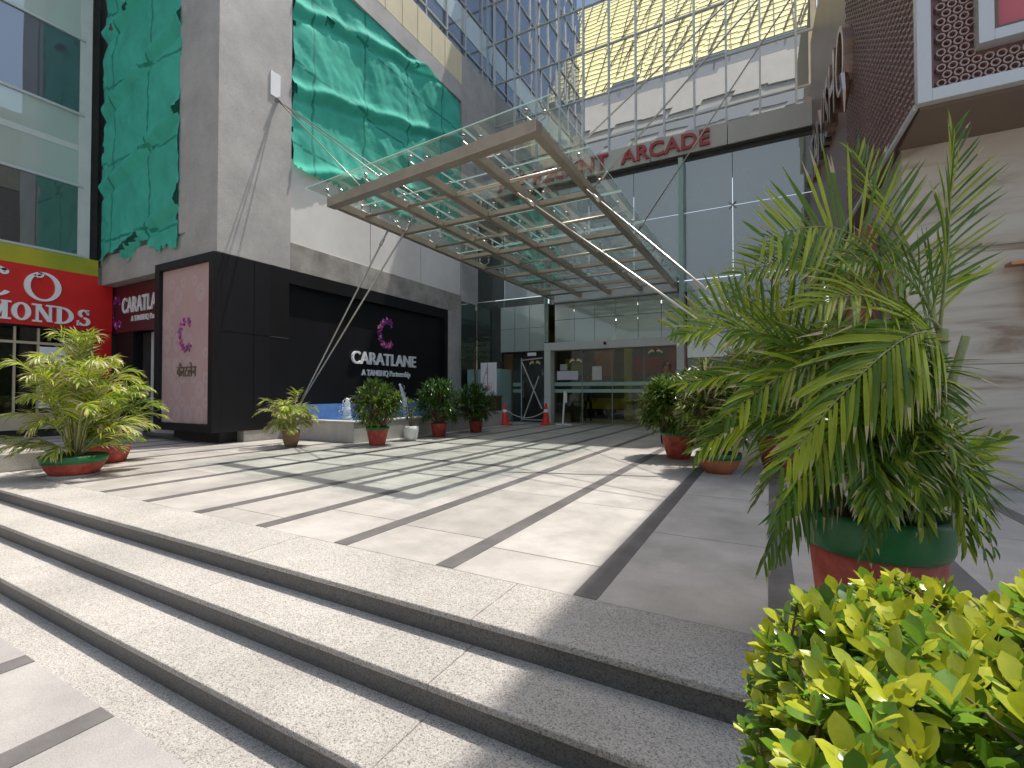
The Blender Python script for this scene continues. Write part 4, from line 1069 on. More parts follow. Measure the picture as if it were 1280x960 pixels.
# ================================================================= PLANTS
def leafblade(mb, p, d, up, L, W, droop=0.3, seg=4, fold=0.25, mi=0, shape='lance', tip=None):
    """one tapered, folded, drooping leaf"""
    p = Vector(p); d = Vector(d).normalized(); up = Vector(up); sd = d.cross(up)
    if sd.length < 1e-4: sd = d.orthogonal()
    sd.normalize(); n = sd.cross(d).normalized()
    base = len(mb.v); pos = p.copy(); dr = d.copy()
    for i in range(seg + 1):
        t = i / seg
        if shape == 'lance': ww = W * (math.sin(math.pi * min(1, 0.12 + t * 0.88)) ** 0.7) * (1 if t < 0.5 else 1) if t < 1 else 0.0005
        elif shape == 'strap': ww = W * (0.55 + 0.45 * math.sin(math.pi * t * 0.75)) * (1 - t ** 4) + 0.0006
        else: ww = W * (0.12 + math.sin(math.pi * t ** 1.25) ** 0.75) * (1 if t < 0.98 else 0.1)
        q = ww * 0.5
        mb.v.append(tuple(pos - sd * q + n * q * fold * 2)); mb.v.append(tuple(pos)); mb.v.append(tuple(pos + sd * q + n * q * fold * 2))
        dr = (dr + Vector((0, 0, -1)) * droop / seg).normalized(); pos = pos + dr * (L / seg)
    for i in range(seg):
        a = base + i * 3
        mb.f += [(a, a + 1, a + 4, a + 3), (a + 1, a + 2, a + 5, a + 4)]; k_ = mi if tip is None or i < seg - 1 else tip; mb.m += [k_, k_]

def bez(p0, p1, p2, t): return p0 * (1 - t) ** 2 + p1 * 2 * t * (1 - t) + p2 * t * t
def frond(mb, st, p0, p1, p2, LL, n=26, W=0.022, droop=0.7, ang=42, start=0.2, up=None, mis=(0, 0, 0, 1), rnd=random, seg=4, rad=0.008, vee=0.25):
    p0, p1, p2 = map(Vector, (p0, p1, p2)); pts = [bez(p0, p1, p2, i / 12) for i in range(13)]
    st.tube(pts, [rad * (1 - 0.8 * i / 12) for i in range(13)], 5, 0)
    for i in range(n):
        t = start + (1 - start) * (i + 0.5) / n
        p = bez(p0, p1, p2, t); tg = (bez(p0, p1, p2, min(1, t + .02)) - bez(p0, p1, p2, t - .02)).normalized()
        u = Vector(up) if up else Vector((0, 0, 1))
        sd = tg.cross(u)
        if sd.length < 0.05: sd = tg.orthogonal()
        sd.normalize(); nn = sd.cross(tg)
        env = (0.55 + 0.45 * math.sin(math.pi * min(1, (t - start) / (1 - start) * 0.9 + .15))) * (1 - 0.45 * t ** 3)
        for s_ in (-1, 1):
            a = R(ang * (1.15 - 0.55 * t) + rnd.uniform(-5, 5)) if True else 0
            if rnd.random() < .035: continue
            d = tg * math.cos(a) + sd * s_ * math.sin(a) + nn * (vee + rnd.uniform(-.14, .14))
            mi = rnd.choice(mis)
            leafblade(mb, p + sd * s_ * rad * 0.4, d, nn, LL * env * rnd.uniform(0.88, 1.08), W * rnd.uniform(0.7, 1.0), droop * rnd.uniform(0.4, 1.6), seg, 0.3, mi, 'strap', 2 if rnd.random() < .3 else None)

def pot(root, prof, mats, rim=None, rimmat=None, soil_r=0.2, soil_z=0.3, c=(0, 0, 0), facets=0):
    b = MB(); b.lathe(prof, c, 36, sq=0.0, jit=0.012); p = b.build('pot', mats, root, smooth=True, local=True)
    if rim: b = MB(); b.lathe(rim, c, 36, jit=0.012); b.build('rim', rimmat, p, smooth=True, local=True)
    b = MB(); b.lathe([(0.0, soil_z + .01), (soil_r * .5, soil_z + .015), (soil_r, soil_z)], c, 24, jit=0.05); b.build('soil', 'soil', root, smooth=True, local=True)
    return p

CF = Vector((-math.sin(TH), math.cos(TH), 0)); CR = Vector((math.cos(TH), math.sin(TH), 0))
def rc(r, f_, u): return CR * r + CF * f_ + Vector((0, 0, u))

# --- the tall palm in front at right
PB = Vector((0.385, 2.5, 0))
tp = thing('potted_palm', 'tall bushy palm in a large red pot with green rim beside the hedge', 'potted palm', PB, 'potted plants on the plaza')
pot(tp, [(0.0, 0.0), (0.18, 0.0), (0.19, 0.03), (0.21, 0.2), (0.238, 0.475), (0.22, 0.48)], 'red_pot',
    [(0.234, 0.462), (0.246, 0.468), (0.258, 0.5), (0.262, 0.6), (0.255, 0.622), (0.235, 0.618), (0.222, 0.54)], 'green_rim', 0.228, 0.57)
rnd = random.Random(11)
fo = MB(); st = MB(); dr_ = MB()
canes = []
for i in range(9):
    a = i * 0.7 + 0.3; r0 = 0.04 + 0.07 * rnd.random()
    b0 = Vector((math.cos(a) * r0, math.sin(a) * r0, 0.5)); hh = rnd.uniform(0.35, 0.85)
    tp_ = b0 + Vector((math.cos(a) * hh * 0.22, math.sin(a) * hh * 0.22, hh))
    st.tube([b0, b0.lerp(tp_, .5) + Vector((0, 0, .03)), tp_], [0.02, 0.018, 0.014], 7); canes.append(tp_)
# thick light cane on the right
c0 = rc(0.14, -0.05, 0.52); c1 = rc(0.2, -0.06, 0.9); c2 = rc(0.26, -0.05, 1.38)
st.tube([c0, c1, c1.lerp(c2, .5), c2], [0.03, 0.026, .024, 0.02], 10)
for k in range(9):
    q = c1.lerp(c2, k / 9); st.tube([q, q + Vector((0, 0, .008))], [.0275, .0275], 10)
for k in range(7): q = c0.lerp(c2, 0.2 + k * .1); 
crown = c2
# key fronds (right, forward, up) measured about the pot
def F(a, m_, e, LL, n=26, **k):
    if e[0] < 0: e = (e[0] * .9, e[1], e[2]); m_ = (m_[0] * .92, m_[1], m_[2]); LL *= .94
    frond(fo, st, rc(*a), rc(*m_), rc(*e), LL, n, rnd=rnd, **k)
F((.12, 0, 1.3), (.06, -.05, 1.98), (-.58, -.1, 1.74), .44, 26, up=rc(0.05, -1, .12), W=.021, droop=-.1, mis=(1, 1, 0), vee=.05, ang=88, start=.3)      # upright fan, upper left
F((.1, .05, 1.3), (-.1, .0, 1.85), (-.62, .0, 1.62), .36, 30, up=rc(.1, -.8, .6), W=.018, droop=.3, mis=(0, 1), ang=60)
F((.05, 0, 1.1), (-.35, .2, 1.62), (-.86, .25, 1.42), .34, 28, up=rc(.0, -1, .2), W=.017, droop=.05, mis=(0, 1), ang=80)
F((.05, .1, 1.0), (-.15, .25, 1.6), (-.5, .3, 1.42), .34, 28, up=rc(.0, -1, .2), W=.017, droop=.05, mis=(0, 1), ang=80)
F((-.1, 0, 1.1), (-.4, .1, 1.5), (-.9, .0, 1.36), .30, 26, up=rc(.1, -.8, .7), W=.02, droop=.5, mis=(0, 1))
F((.26, -.03, 1.36), (.26, .1, 1.85), (.08, .2, 2.25), .34, 30, up=rc(.3, -1, .1), W=.016, droop=.1, mis=(0, 0, 1), ang=60)
F((.26, -.03, 1.36), (.3, -.05, 1.75), (.26, -.1, 2.2), .32, 24, up=rc(.4, -1, .1), W=.016, droop=.15, mis=(0, 0, 1), ang=50)
F((.26, -.03, 1.36), (.28, .05, 1.55), (.42, .1, 1.62), .42, 9, up=rc(0, -1, .4), W=.017, droop=.2, mis=(0, 1), ang=30)
F((.26, -.03, 1.36), (.1, -.1, 1.72), (-.3, -.2, 1.62), .30, 26, up=rc(0, -.9, .6), W=.018, droop=.6, mis=(0, 0))
F((.25, -.05, 1.38), (.1, -.1, 1.55), (-.02, -.15, 1.1), .26, 26, up=rc(0, -1, .1), W=.015, droop=.4, mis=(0, 0), ang=60)
F((.16, -.05, 1.25), (-.1, -.25, 1.6), (-.52, -.3, 1.42), .34, 26, up=rc(.1, -.8, .6), W=.02, droop=.6, mis=(0, 1, 1), ang=50)
# big left hanging fronds in the middle
F((.14, -.15, 1.1), (-.05, -.48, 1.66), (-.74, -.46, .86), .38, 40, W=.023, droop=.65, mis=(1, 0, 1), up=rc(.35, -.9, .5), start=.22, vee=-.05, ang=52)
F((.0, 0, .9), (-.2, -.2, 1.5), (-.80, -.2, 1.02), .34, 32, W=.021, droop=.7, mis=(0, 0, 1), up=rc(.3, -.8, .6), ang=48)
F((.05, 0, .9), (-.2, -.3, 1.35), (-.66, -.3, .66), .33, 30, W=.021, droop=.7, mis=(0, 0, 1), up=rc(.4, -.8, .5))
F((.05, 0, .8), (-.15, .1, 1.35), (-.85, .1, 1.15), .33, 30, W=.02, droop=.5, mis=(0, 1), up=rc(.1, -.6, .8))
F((.0, 0, .8), (-.3, .1, 1.2), (-.80, .1, .85), .33, 30, W=.02, droop=.6, mis=(0, 0, 1), up=rc(.3, -.6, .7))
F((-.02, 0, .8), (-.28, -.1, 1.0), (-.62, -.15, .45), .30, 28, W=.019, droop=.7, mis=(0, 0), up=rc(.4, -.8, .4))
F((-.02, 0, .75), (-.2, .05, 1.0), (-.46, .0, .42), .26, 26, W=.018, droop=.8, mis=(0, 0), up=rc(.4, -.8, .4))
F((.0, -.05, .75), (-.1, -.25, 1.05), (-.3, -.3, .55), .25, 26, W=.018, droop=.8, mis=(0,), up=rc(.2, -.9, .4))
# lower right group
F((.08, -.05, .75), (.14, -.25, 1.05), (.1, -.3, .56), .24, 28, W=.018, droop=.7, mis=(0, 0, 1), up=rc(.0, -1, .2))
F((.1, -.05, .8), (.0, -.25, 1.15), (-.06, -.3, .62), .26, 28, W=.018, droop=.7, mis=(0, 1), up=rc(-.1, -1, .2))
F((.15, -.02, .8), (.2, -.15, 1.1), (.27, -.2, .68), .18, 24, W=.016, droop=.7, mis=(0,), up=rc(.2, -.9, .4))
F((.15, 0, .6), (.28, .0, .8), (.56, .0, .93), .2, 12, W=.024, droop=.1, mis=(1, 1, 0), up=rc(0, -1, .6), ang=26)
F((.15, 0, .55), (.26, -.05, .78), (.36, -.08, .5), .14, 18, W=.014, droop=.8, mis=(0,))
F((.18, 0, 1.0), (.25, .05, 1.12), (.3, .05, .9), .14, 16, W=.014, droop=.8, mis=(0,))
for i in range(46):                                     # body of the clump
    a = rnd.uniform(0, 6.28); rr = rnd.uniform(.3, .56); h0_ = rnd.uniform(.6, 1.15)
    d = Vector((math.cos(a), math.sin(a), 0)); side = CR.dot(d)
    if side > .05: rr = min(rr, .17)
    zz = rnd.uniform(.45, 1.25) if side < .2 else rnd.uniform(.55, 1.0)
    if zz < .6: rr = max(rr, .42) if side < .25 else rr
    frond(fo, st, d * .06 + Vector((0, 0, h0_)), d * rr * .5 + Vector((0, 0, max(h0_, zz) + .3)), d * rr + Vector((0, 0, zz)), .26 if side < .05 else .15, 24, W=.017, droop=rnd.uniform(.4, .9), rnd=rnd, mis=(0, 0, 0, 1))
fo.build('fronds', ['leaf', 'leaf2', 'leafdry'], tp, local=True); st.build('canes', 'stem', tp, smooth=True, local=True)

def palm(name, label, loc, potkind, n, rmin, rmax, zlo, zhi, LL, W, seed, mis, potz, npts=20, up_extra=0):
    t = thing(name, label, 'potted palm', loc, 'potted plants on the plaza'); r_ = random.Random(seed); f_ = MB(); s_ = MB()
    for i in range(n):
        a = i * 2.4 + r_.uniform(-.3, .3); rr = r_.uniform(rmin, rmax); d = Vector((math.cos(a), math.sin(a), 0)); zz = r_.uniform(zlo, zhi); k = r_.uniform(.2, .6)
        if i < up_extra: rr = rmax * .25; zz = zhi * 1.15
        frond(f_, s_, d * .05 + Vector((0, 0, potz)), d * rr * k + Vector((0, 0, max(zz, potz) + r_.uniform(.15, .4))), d * rr + Vector((0, 0, zz)), LL, npts, W, r_.uniform(.5, 1.3), rnd=r_, mis=mis, seg=3, rad=.009, start=.3)
    f_.build('fronds', ['leaf', 'leaf2', 'leafdry'], t, local=True); s_.build('canes', 'stem', t, smooth=True, local=True)
    return t
lp = palm('potted_palm', 'wide yellowing palm in a shallow red and green bowl at the left step edge', (-8.15, 2.75, 0), '', 54, .3, .95, .3, 1.6, .34, .026, 4, (1, 1, 1, 2, 1, 0), .25, 22, 4)
pot(lp, [(0, 0.03), (.24, .03), (.29, .1), (.33, .19)], 'red_pot', [(.33, .185), (.337, .19), (.36, .28), (.345, .285), (.325, .24)], 'green_rim', .35, .25)
b = MB(); b.lathe([(0, 0), (.27, 0), (.27, .035), (0, .035)], (0, 0, 0), 28); b.build('saucer', 'concrete', lp, local=True)
lp2 = palm('potted_palm', 'palm in a deeper red and green pot just behind the shallow bowl', (-9.3, 3.55, 0), '', 26, .4, .85, .5, 1.2, .32, .028, 14, (0, 1, 1, 0), .32, 18)
pot(lp2, [(0, 0), (.22, 0), (.3, .22), (.31, .3)], 'red_pot', [(.31, .29), (.34, .3), (.345, .4), (.32, .41), (.31, .36)], 'green_rim', .31, .36)
sp = palm('potted_palm', 'small pale green palm in a brown pot by the cable anchors', (-8.64, 6.36, 0), '', 42, .3, .7, .25, .95, .26, .021, 24, (1, 1, 2, 1, 0), .3, 18, 1)
pot(sp, [(0, 0), (.11, 0), (.15, .12), (.165, .26), (.175, .33), (.155, .34), (.14, .3)], 'brown_pot', None, None, .14, .3)

def clump(name, label, loc, w_, zlo, zhi, n, L, W, seed, mis, stems=14):
    n = int(n * 2.0); zlo -= .12
    t = thing(name, label, 'potted plant', loc, 'potted plants on the plaza'); r_ = random.Random(seed); f_ = MB(); s_ = MB()
    for i in range(n):
        a = r_.uniform(0, 6.28); v = r_.random(); ph = math.acos(1 - 1.75 * v); rr = (r_.random() ** .35)
        c = Vector((math.cos(a) * math.sin(ph) * w_ * rr, math.sin(a) * math.sin(ph) * w_ * rr, (zlo + zhi) / 2 + math.cos(ph) * (zhi - zlo) / 2 * rr))
        c *= 1 + .1 * noise.noise(c * 4 + Vector((seed, 0, 0)))
        out = Vector((c.x, c.y, (c.z - (zlo * .7 + zhi * .3)) * .9)).normalized()
        if i % 3 == 0: s_.tube([Vector((c.x * .15, c.y * .15, .3)), c], [.012, .006], 4)
        for k in range(11):
            d = out + Vector((r_.gauss(0, .65), r_.gauss(0, .65), r_.gauss(.15, .5))); leafblade(f_, c, d, Vector((0, 0, 1)), L * r_.uniform(.7, 1.1), W * r_.uniform(.8, 1.1), r_.uniform(.3, 1.1), 3, .2, r_.choice(mis), 'lance')
    f_.build('foliage', ['rleaf', 'rleaf2', 'leafdry'], t, local=True); s_.build('stems', 'twig', t, local=True)
    return t
REDP = [(0, 0), (.15, 0), (.165, .03), (.2, .2), (.225, .33)]
RIM = [(.222, .325), (.24, .33), (.243, .385), (.225, .39), (.21, .34)]
c1 = clump('potted_shrub', 'rounded light green shrub in a red pot with green rim at the pool corner', (-7.3, 7.43, 0), .45, .42, 1.3, 105, .2, .028, 1, (0, 0, 1, 1)); pot(c1, REDP, 'red_pot', RIM, 'green_rim', .2, .35)
c2_ = clump('potted_shrub', 'dark leafy shrub in a plain red pot beside the pool', (-7.3, 9.55, 0), .5, .38, 1.35, 100, .24, .028, 2, (0, 0, 0)); pot(c2_, [(0, 0), (.15, 0), (.2, .3), (.215, .34), (.19, .34)], 'red_pot', None, None, .19, .32)
c3 = clump('potted_shrub', 'dark shrub in a red pot nearest the white easel board', (-7.2, 11.1, 0), .5, .38, 1.3, 90, .25, .028, 3, (0, 0, 0)); pot(c3, [(0, 0), (.15, 0), (.19, .28), (.205, .32), (.18, .32)], 'red_pot', None, None, .19, .3)
c4 = clump('potted_shrub', 'dense glossy shrub in a faceted red pot right of the entrance path', (-1.36, 8.4, 0), .56, .48, 1.36, 170, .24, .034, 4, (0, 0, 1, 1, 0)); pot(c4, [(0, 0), (.17, 0), (.185, .02), (.255, .25), (.27, .39)], 'red_pot', [(.265, .385), (.275, .39), (.278, .44), (.255, .45), (.24, .4)], 'green_rim', .25, .41)
c5 = clump('potted_shrub', 'pale leaved shrub in a low terracotta bowl with green rim', (-.62, 7.15, 0), .5, .45, 1.45, 110, .26, .034, 5, (0, 1, 1, 2)); pot(c5, [(0, 0), (.16, 0), (.24, .1), (.275, .2)], 'terracotta', [(.272, .2), (.285, .205), (.29, .28), (.265, .285), (.255, .25)], 'green_rim', .26, .25)
c6 = clump('potted_shrub', 'shrub in a red pot standing behind the faceted pot', (-1.25, 11.0, 0), .45, .4, 1.35, 80, .24, .03, 6, (0, 0, 1)); pot(c6, REDP, 'red_pot', RIM, 'green_rim', .2, .35)
c7 = clump('potted_shrub', 'sparse plant in a smooth white pot between two red pots', (-7.23, 8.42, 0), .16, .45, .95, 9, .12, .025, 7, (0, 1)); pot(c7, [(0, 0), (.1, 0), (.15, .1), (.175, .24), (.17, .33), (.155, .34), (.15, .3)], 'white_pot', None, None, .15, .3)
c8 = clump('potted_shrub', 'small green plant in a white pot beside the pink light box', (-13.1, 5.55, 0), .26, .45, .9, 30, .2, .03, 8, (0, 0)); pot(c8, [(0, 0), (.1, 0), (.15, .4), (.155, .43), (.13, .43)], 'white_pot', None, None, .13, .4)
tr = palm('potted_palm', 'second palm standing deeper on the plaza behind the tall palm', (0.15, 7.9, 0), '', 40, .5, 1.2, 1.0, 2.8, .45, .026, 31, (0, 0, 1), .5, 20, 3)
pot(tr, [(0, 0), (.24, 0), (.3, .3), (.32, .45), (.29, .45)], 'red_pot', None, None, .29, .42)
# bonsai like tree behind the dark glass corner
bz = thing('layered_tree', 'small dark tree with flat layered foliage in front of the dark corner glass', 'tree', (-9.7, 14.9, 0))
b = MB(); b.tube([(-9.7, 14.9, 0), (-9.66, 14.88, 1.2), (-9.75, 14.9, 2.3), (-9.7, 14.9, 3.0)], [.05, .04, .03, .015], 7); b.build('trunk', 'twig', bz)
b = MB(); r_ = random.Random(3)
for (dx, z, w_) in ((-.1, 3.1, .3), (.35, 2.85, .35), (-.4, 2.8, .35), (.05, 2.6, .5), (.3, 2.4, .3), (-.3, 2.35, .4)):
    for i in range(90):
        a = r_.uniform(0, 6.28); rr = w_ * r_.random() ** .5
        leafblade(b, (-9.7 + dx + rr * math.cos(a), 14.9 + rr * math.sin(a) * .6, z + r_.uniform(-.05, .06)), (r_.uniform(-1, 1), r_.uniform(-1, 1), .3), (0, 0, 1), .09, .03, .3, 2, .2, 0)
b.build('crown', 'hleaf3', bz)

# --- golden hedge
hg = thing('golden_hedge', 'bright yellow green leafy hedge filling the lower right corner', 'hedge', (0.75, 0.62, ZL))
OFF[hg.name] = Vector((0, 0, 0)); hg.location = (0, 0, 0)
rnd = random.Random(77); hf = MB(); ht = MB()
HC = Vector((0.86, 0.64, 0.16)); HR = Vector((0.90, 0.55, 0.665))
def hsurf(rnd):
    q = rnd.random()
    if q < .48: p = (rnd.uniform(-1, 1), rnd.uniform(-1, 1), 1)
    elif q < .62: p = (-1, rnd.uniform(-1, 1), rnd.uniform(-.8, 1))
    elif q < .68: p = (1, rnd.uniform(-1, 1), rnd.uniform(-.8, 1))
    elif q < .85: p = (rnd.uniform(-1, 1), -1, rnd.uniform(-.8, 1))
    else: p = (rnd.uniform(-1, 1), 1, rnd.uniform(-.8, 1))
    L = sum(abs(c_) ** 7 for c_ in p) ** (1 / 7)
    return Vector(p) / L, Vector([math.copysign(abs(c_ / L) ** 3, c_) for c_ in p])
for i in range(8200):
    s_, so_ = hsurf(rnd); dp = 1 - abs(rnd.gauss(0, .085))
    p = Vector((HC.x + s_.x * HR.x * dp, HC.y + s_.y * HR.y * dp, HC.z + s_.z * HR.z * dp))
    p += Vector((0, 0, 1)) * (.07 * noise.noise(p * 3.5)) + s_ * .05 * noise.noise(p * 6)
    if (p - Vector((0, 0, 1.12))).length < .26 or p.z < ZL + .05: continue
    out = (Vector((so_.x * .8, so_.y * .8, max(so_.z, -.1) * 1.0 + .5)) + Vector((rnd.gauss(0, .25), rnd.gauss(0, .25), 0))).normalized()
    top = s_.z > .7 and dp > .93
    if rnd.random() < .3: ht.tube([p - out * .06 + Vector((rnd.gauss(0, .03), rnd.gauss(0, .03), rnd.gauss(0, .02))), p + out * .01], [.0025, .0014], 4)
    nl = rnd.randint(6, 9); ph = rnd.uniform(0, 6.28); a1 = out.orthogonal().normalized(); a2 = out.cross(a1)
    for k in range(nl):
        a = ph + k * 2.4; el = .25 + .75 * k / nl
        d = (a1 * math.cos(a) + a2 * math.sin(a)) * (1.1 - el * .75) + out * el
        q = rnd.random()
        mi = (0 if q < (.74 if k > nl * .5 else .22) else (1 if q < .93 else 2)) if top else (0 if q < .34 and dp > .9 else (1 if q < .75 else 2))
        L_ = rnd.uniform(.026, .043)
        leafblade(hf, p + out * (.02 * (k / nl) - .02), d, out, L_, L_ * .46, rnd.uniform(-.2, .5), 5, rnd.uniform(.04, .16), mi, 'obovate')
for i in range(40):
    x = HC.x + rnd.uniform(-.75, .75); y = HC.y + rnd.uniform(-.4, .4)
    ht.tube([(x, y, ZL), (x + rnd.uniform(-.05, .05), y, .1), (x + rnd.uniform(-.1, .1), y + rnd.uniform(-.08, .08), .62)], [.01, .006, .002], 5)
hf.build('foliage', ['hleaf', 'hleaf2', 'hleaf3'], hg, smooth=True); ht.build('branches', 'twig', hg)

# ================================================================= ENTRANCE FURNITURE
def cone(loc, label):
    t = thing('traffic_cone', label, 'traffic cone', loc, 'traffic cones by the entrance')
    b = MB(); b.box(-.2, .2, -.2, .2, 0, .035); b.build('base', 'orange', t, bevel=.01, local=True)
    b = MB(); b.lathe([(.15, .035), (.13, .07), (.035, .72), (.02, .74), (.0, .74)], (0, 0, 0), 24); b.build('body', 'orange', t, smooth=True, local=True)
    b = MB(); b.lathe([(.083, .43), (.066, .53)], (0, 0, 0), 24); b.build('reflective_band', 'white', t, smooth=True, local=True)
    return t
k0 = cone((-7.93, 14.03, 0), 'orange traffic cone standing in front of the teal booth')
dup(k0, (-6.72, 14.75, 0), 'orange traffic cone standing at the white door frame', .3)
b = MB(); A = Vector((-7.93, 14.03, .55)); B_ = Vector((-6.72, 14.75, .5)); pts = []
for i in range(17): t = i / 16; q = A.lerp(B_, t); q.z -= .38 * 4 * t * (1 - t) * .75; pts.append(q)
b.tube(pts, .014, 6); o = b.build('barrier_chain', 'offwhite', None); tag(o, 'pale sagging chain strung between the two orange cones', 'chain')
xb = thing('cross_barrier', 'pale x shaped tape barrier across the dark side door', 'barrier', (-7.75, 15.55, 0))
b = MB()
for (a, c) in (((-8.1, .05), (-8.1, 2.38)), ((-8.1, .1), (-7.25, .1)), ((-8.1, 2.3), (-7.25, 2.36))): b.bar((a[0], 15.6, a[1]), (c[0], 15.6, c[1]), .035, .035)
b.build('frame', 'alu', xb)
for (a, c, y) in (((-8.1, 2.3), (-7.25, .5), 15.57), ((-8.0, .1), (-7.35, 1.7), 15.53)):
    b = MB(); b.bar((a[0], y, a[1]), (c[0], y, c[1]), .045, .03); b.build('cross_bar', 'offwhite', xb)
es = thing('easel_board', 'white board with pink and black brush strokes on a brown stand', 'sign board', (-8.6, 14.2, 0))
b = MB(); b.box(-8.95, -8.3, 14.1, 14.13, 1.0, 2.15); b.build('board', 'white', es, bevel=.004)
b = MB(); yy = 14.097
b.box(-8.67, -8.65, yy - .002, yy, 1.1, 2.13, 1)
def arc(mb, pts, w_, mi):
    for a, c in zip(pts[:-1], pts[1:]): mb.bar((a[0], yy - .003, a[1]), (c[0], yy - .003, c[1]), .004, w_, mi) if False else mb.add([(a[0] - w_, yy - .002, a[1]), (a[0] + w_, yy - .002, a[1]), (c[0] + w_, yy - .002, c[1]), (c[0] - w_, yy - .002, c[1])], [(0, 1, 2, 3)], mi)
arc(b, [(-8.86 + .2 * (t / 8) ** 1.8, 1.2 + .8 * t / 8) for t in range(9)], .014, 0)
arc(b, [(-8.72 + .08 * (t / 6), 1.75 + .12 * t / 6) for t in range(7)], .012, 1)
arc(b, [(-8.8 + .3 * t / 10, 1.28 + .06 * math.sin(t * 1.3)) for t in range(11)], .012, 0)
arc(b, [(-8.75 + .4 * t / 10, 1.1 + .03 * math.sin(t * 1.1)) for t in range(11)], .009, 1)
for i in range(3): b.box(-8.6 + i * .08, -8.585 + i * .08, yy - .002, yy, 1.22, 1.45, 0)
b.build('brush_strokes', ['pink', 'ink'], es)
b = MB(); b.box(-8.95, -8.35, 14.15, 14.55, 0, .98); b.box(-8.98, -8.32, 14.13, 14.58, .94, 1.0); b.build('stand', 'wood', es, bevel=.008)
ps = thing('white_post_stand', 'slim white post on a cross foot by the left entrance door', 'stand', (-6.2, 15.0, 0))
b = MB(); b.bar((-6.2, 15, .03), (-6.13, 15, 1.15), .05, .05); b.build('post', 'white', ps, bevel=.004)
b = MB(); b.box(-6.45, -5.9, 14.96, 15.04, .0, .04); b.box(-6.23, -6.16, 14.75, 15.25, .001, .041); b.build('foot', 'white', ps)
b = MB(); b.box(-6.16, -6.05, 14.97, 15.02, .75, 1.1); b.build('holder', 'white', ps)
db = thing('litter_bin', 'dark olive bin behind the white post stand', 'bin', (-6.4, 16.7, 0))
b = MB(); b.lathe([(0, 0), (.17, 0), (.2, .7), (.19, .72), (0, .72)], (-6.4, 16.7, 0), 20); b.build('body', 'olive', db, smooth=True)
b = MB(); b.lathe([(.21, .7), (.215, .75), (.1, .82), (0, .83)], (-6.4, 16.7, 0), 20); b.build('lid', 'olive', db, smooth=True)
for (x, z) in ((-4.9, 2.78),):
    b = MB(); b.lathe([(0, -.05), (.04, -.04), (.055, 0), (.04, .04), (0, .05)], (x, MY - .42, z), 12); b.tube([(x, MY - .35, z), (x, MY - .42, z)], .02, 6)
    o = b.build('dome_camera', 'dark', None, smooth=True); tag(o, 'small dark dome camera on the white door lintel', 'camera')

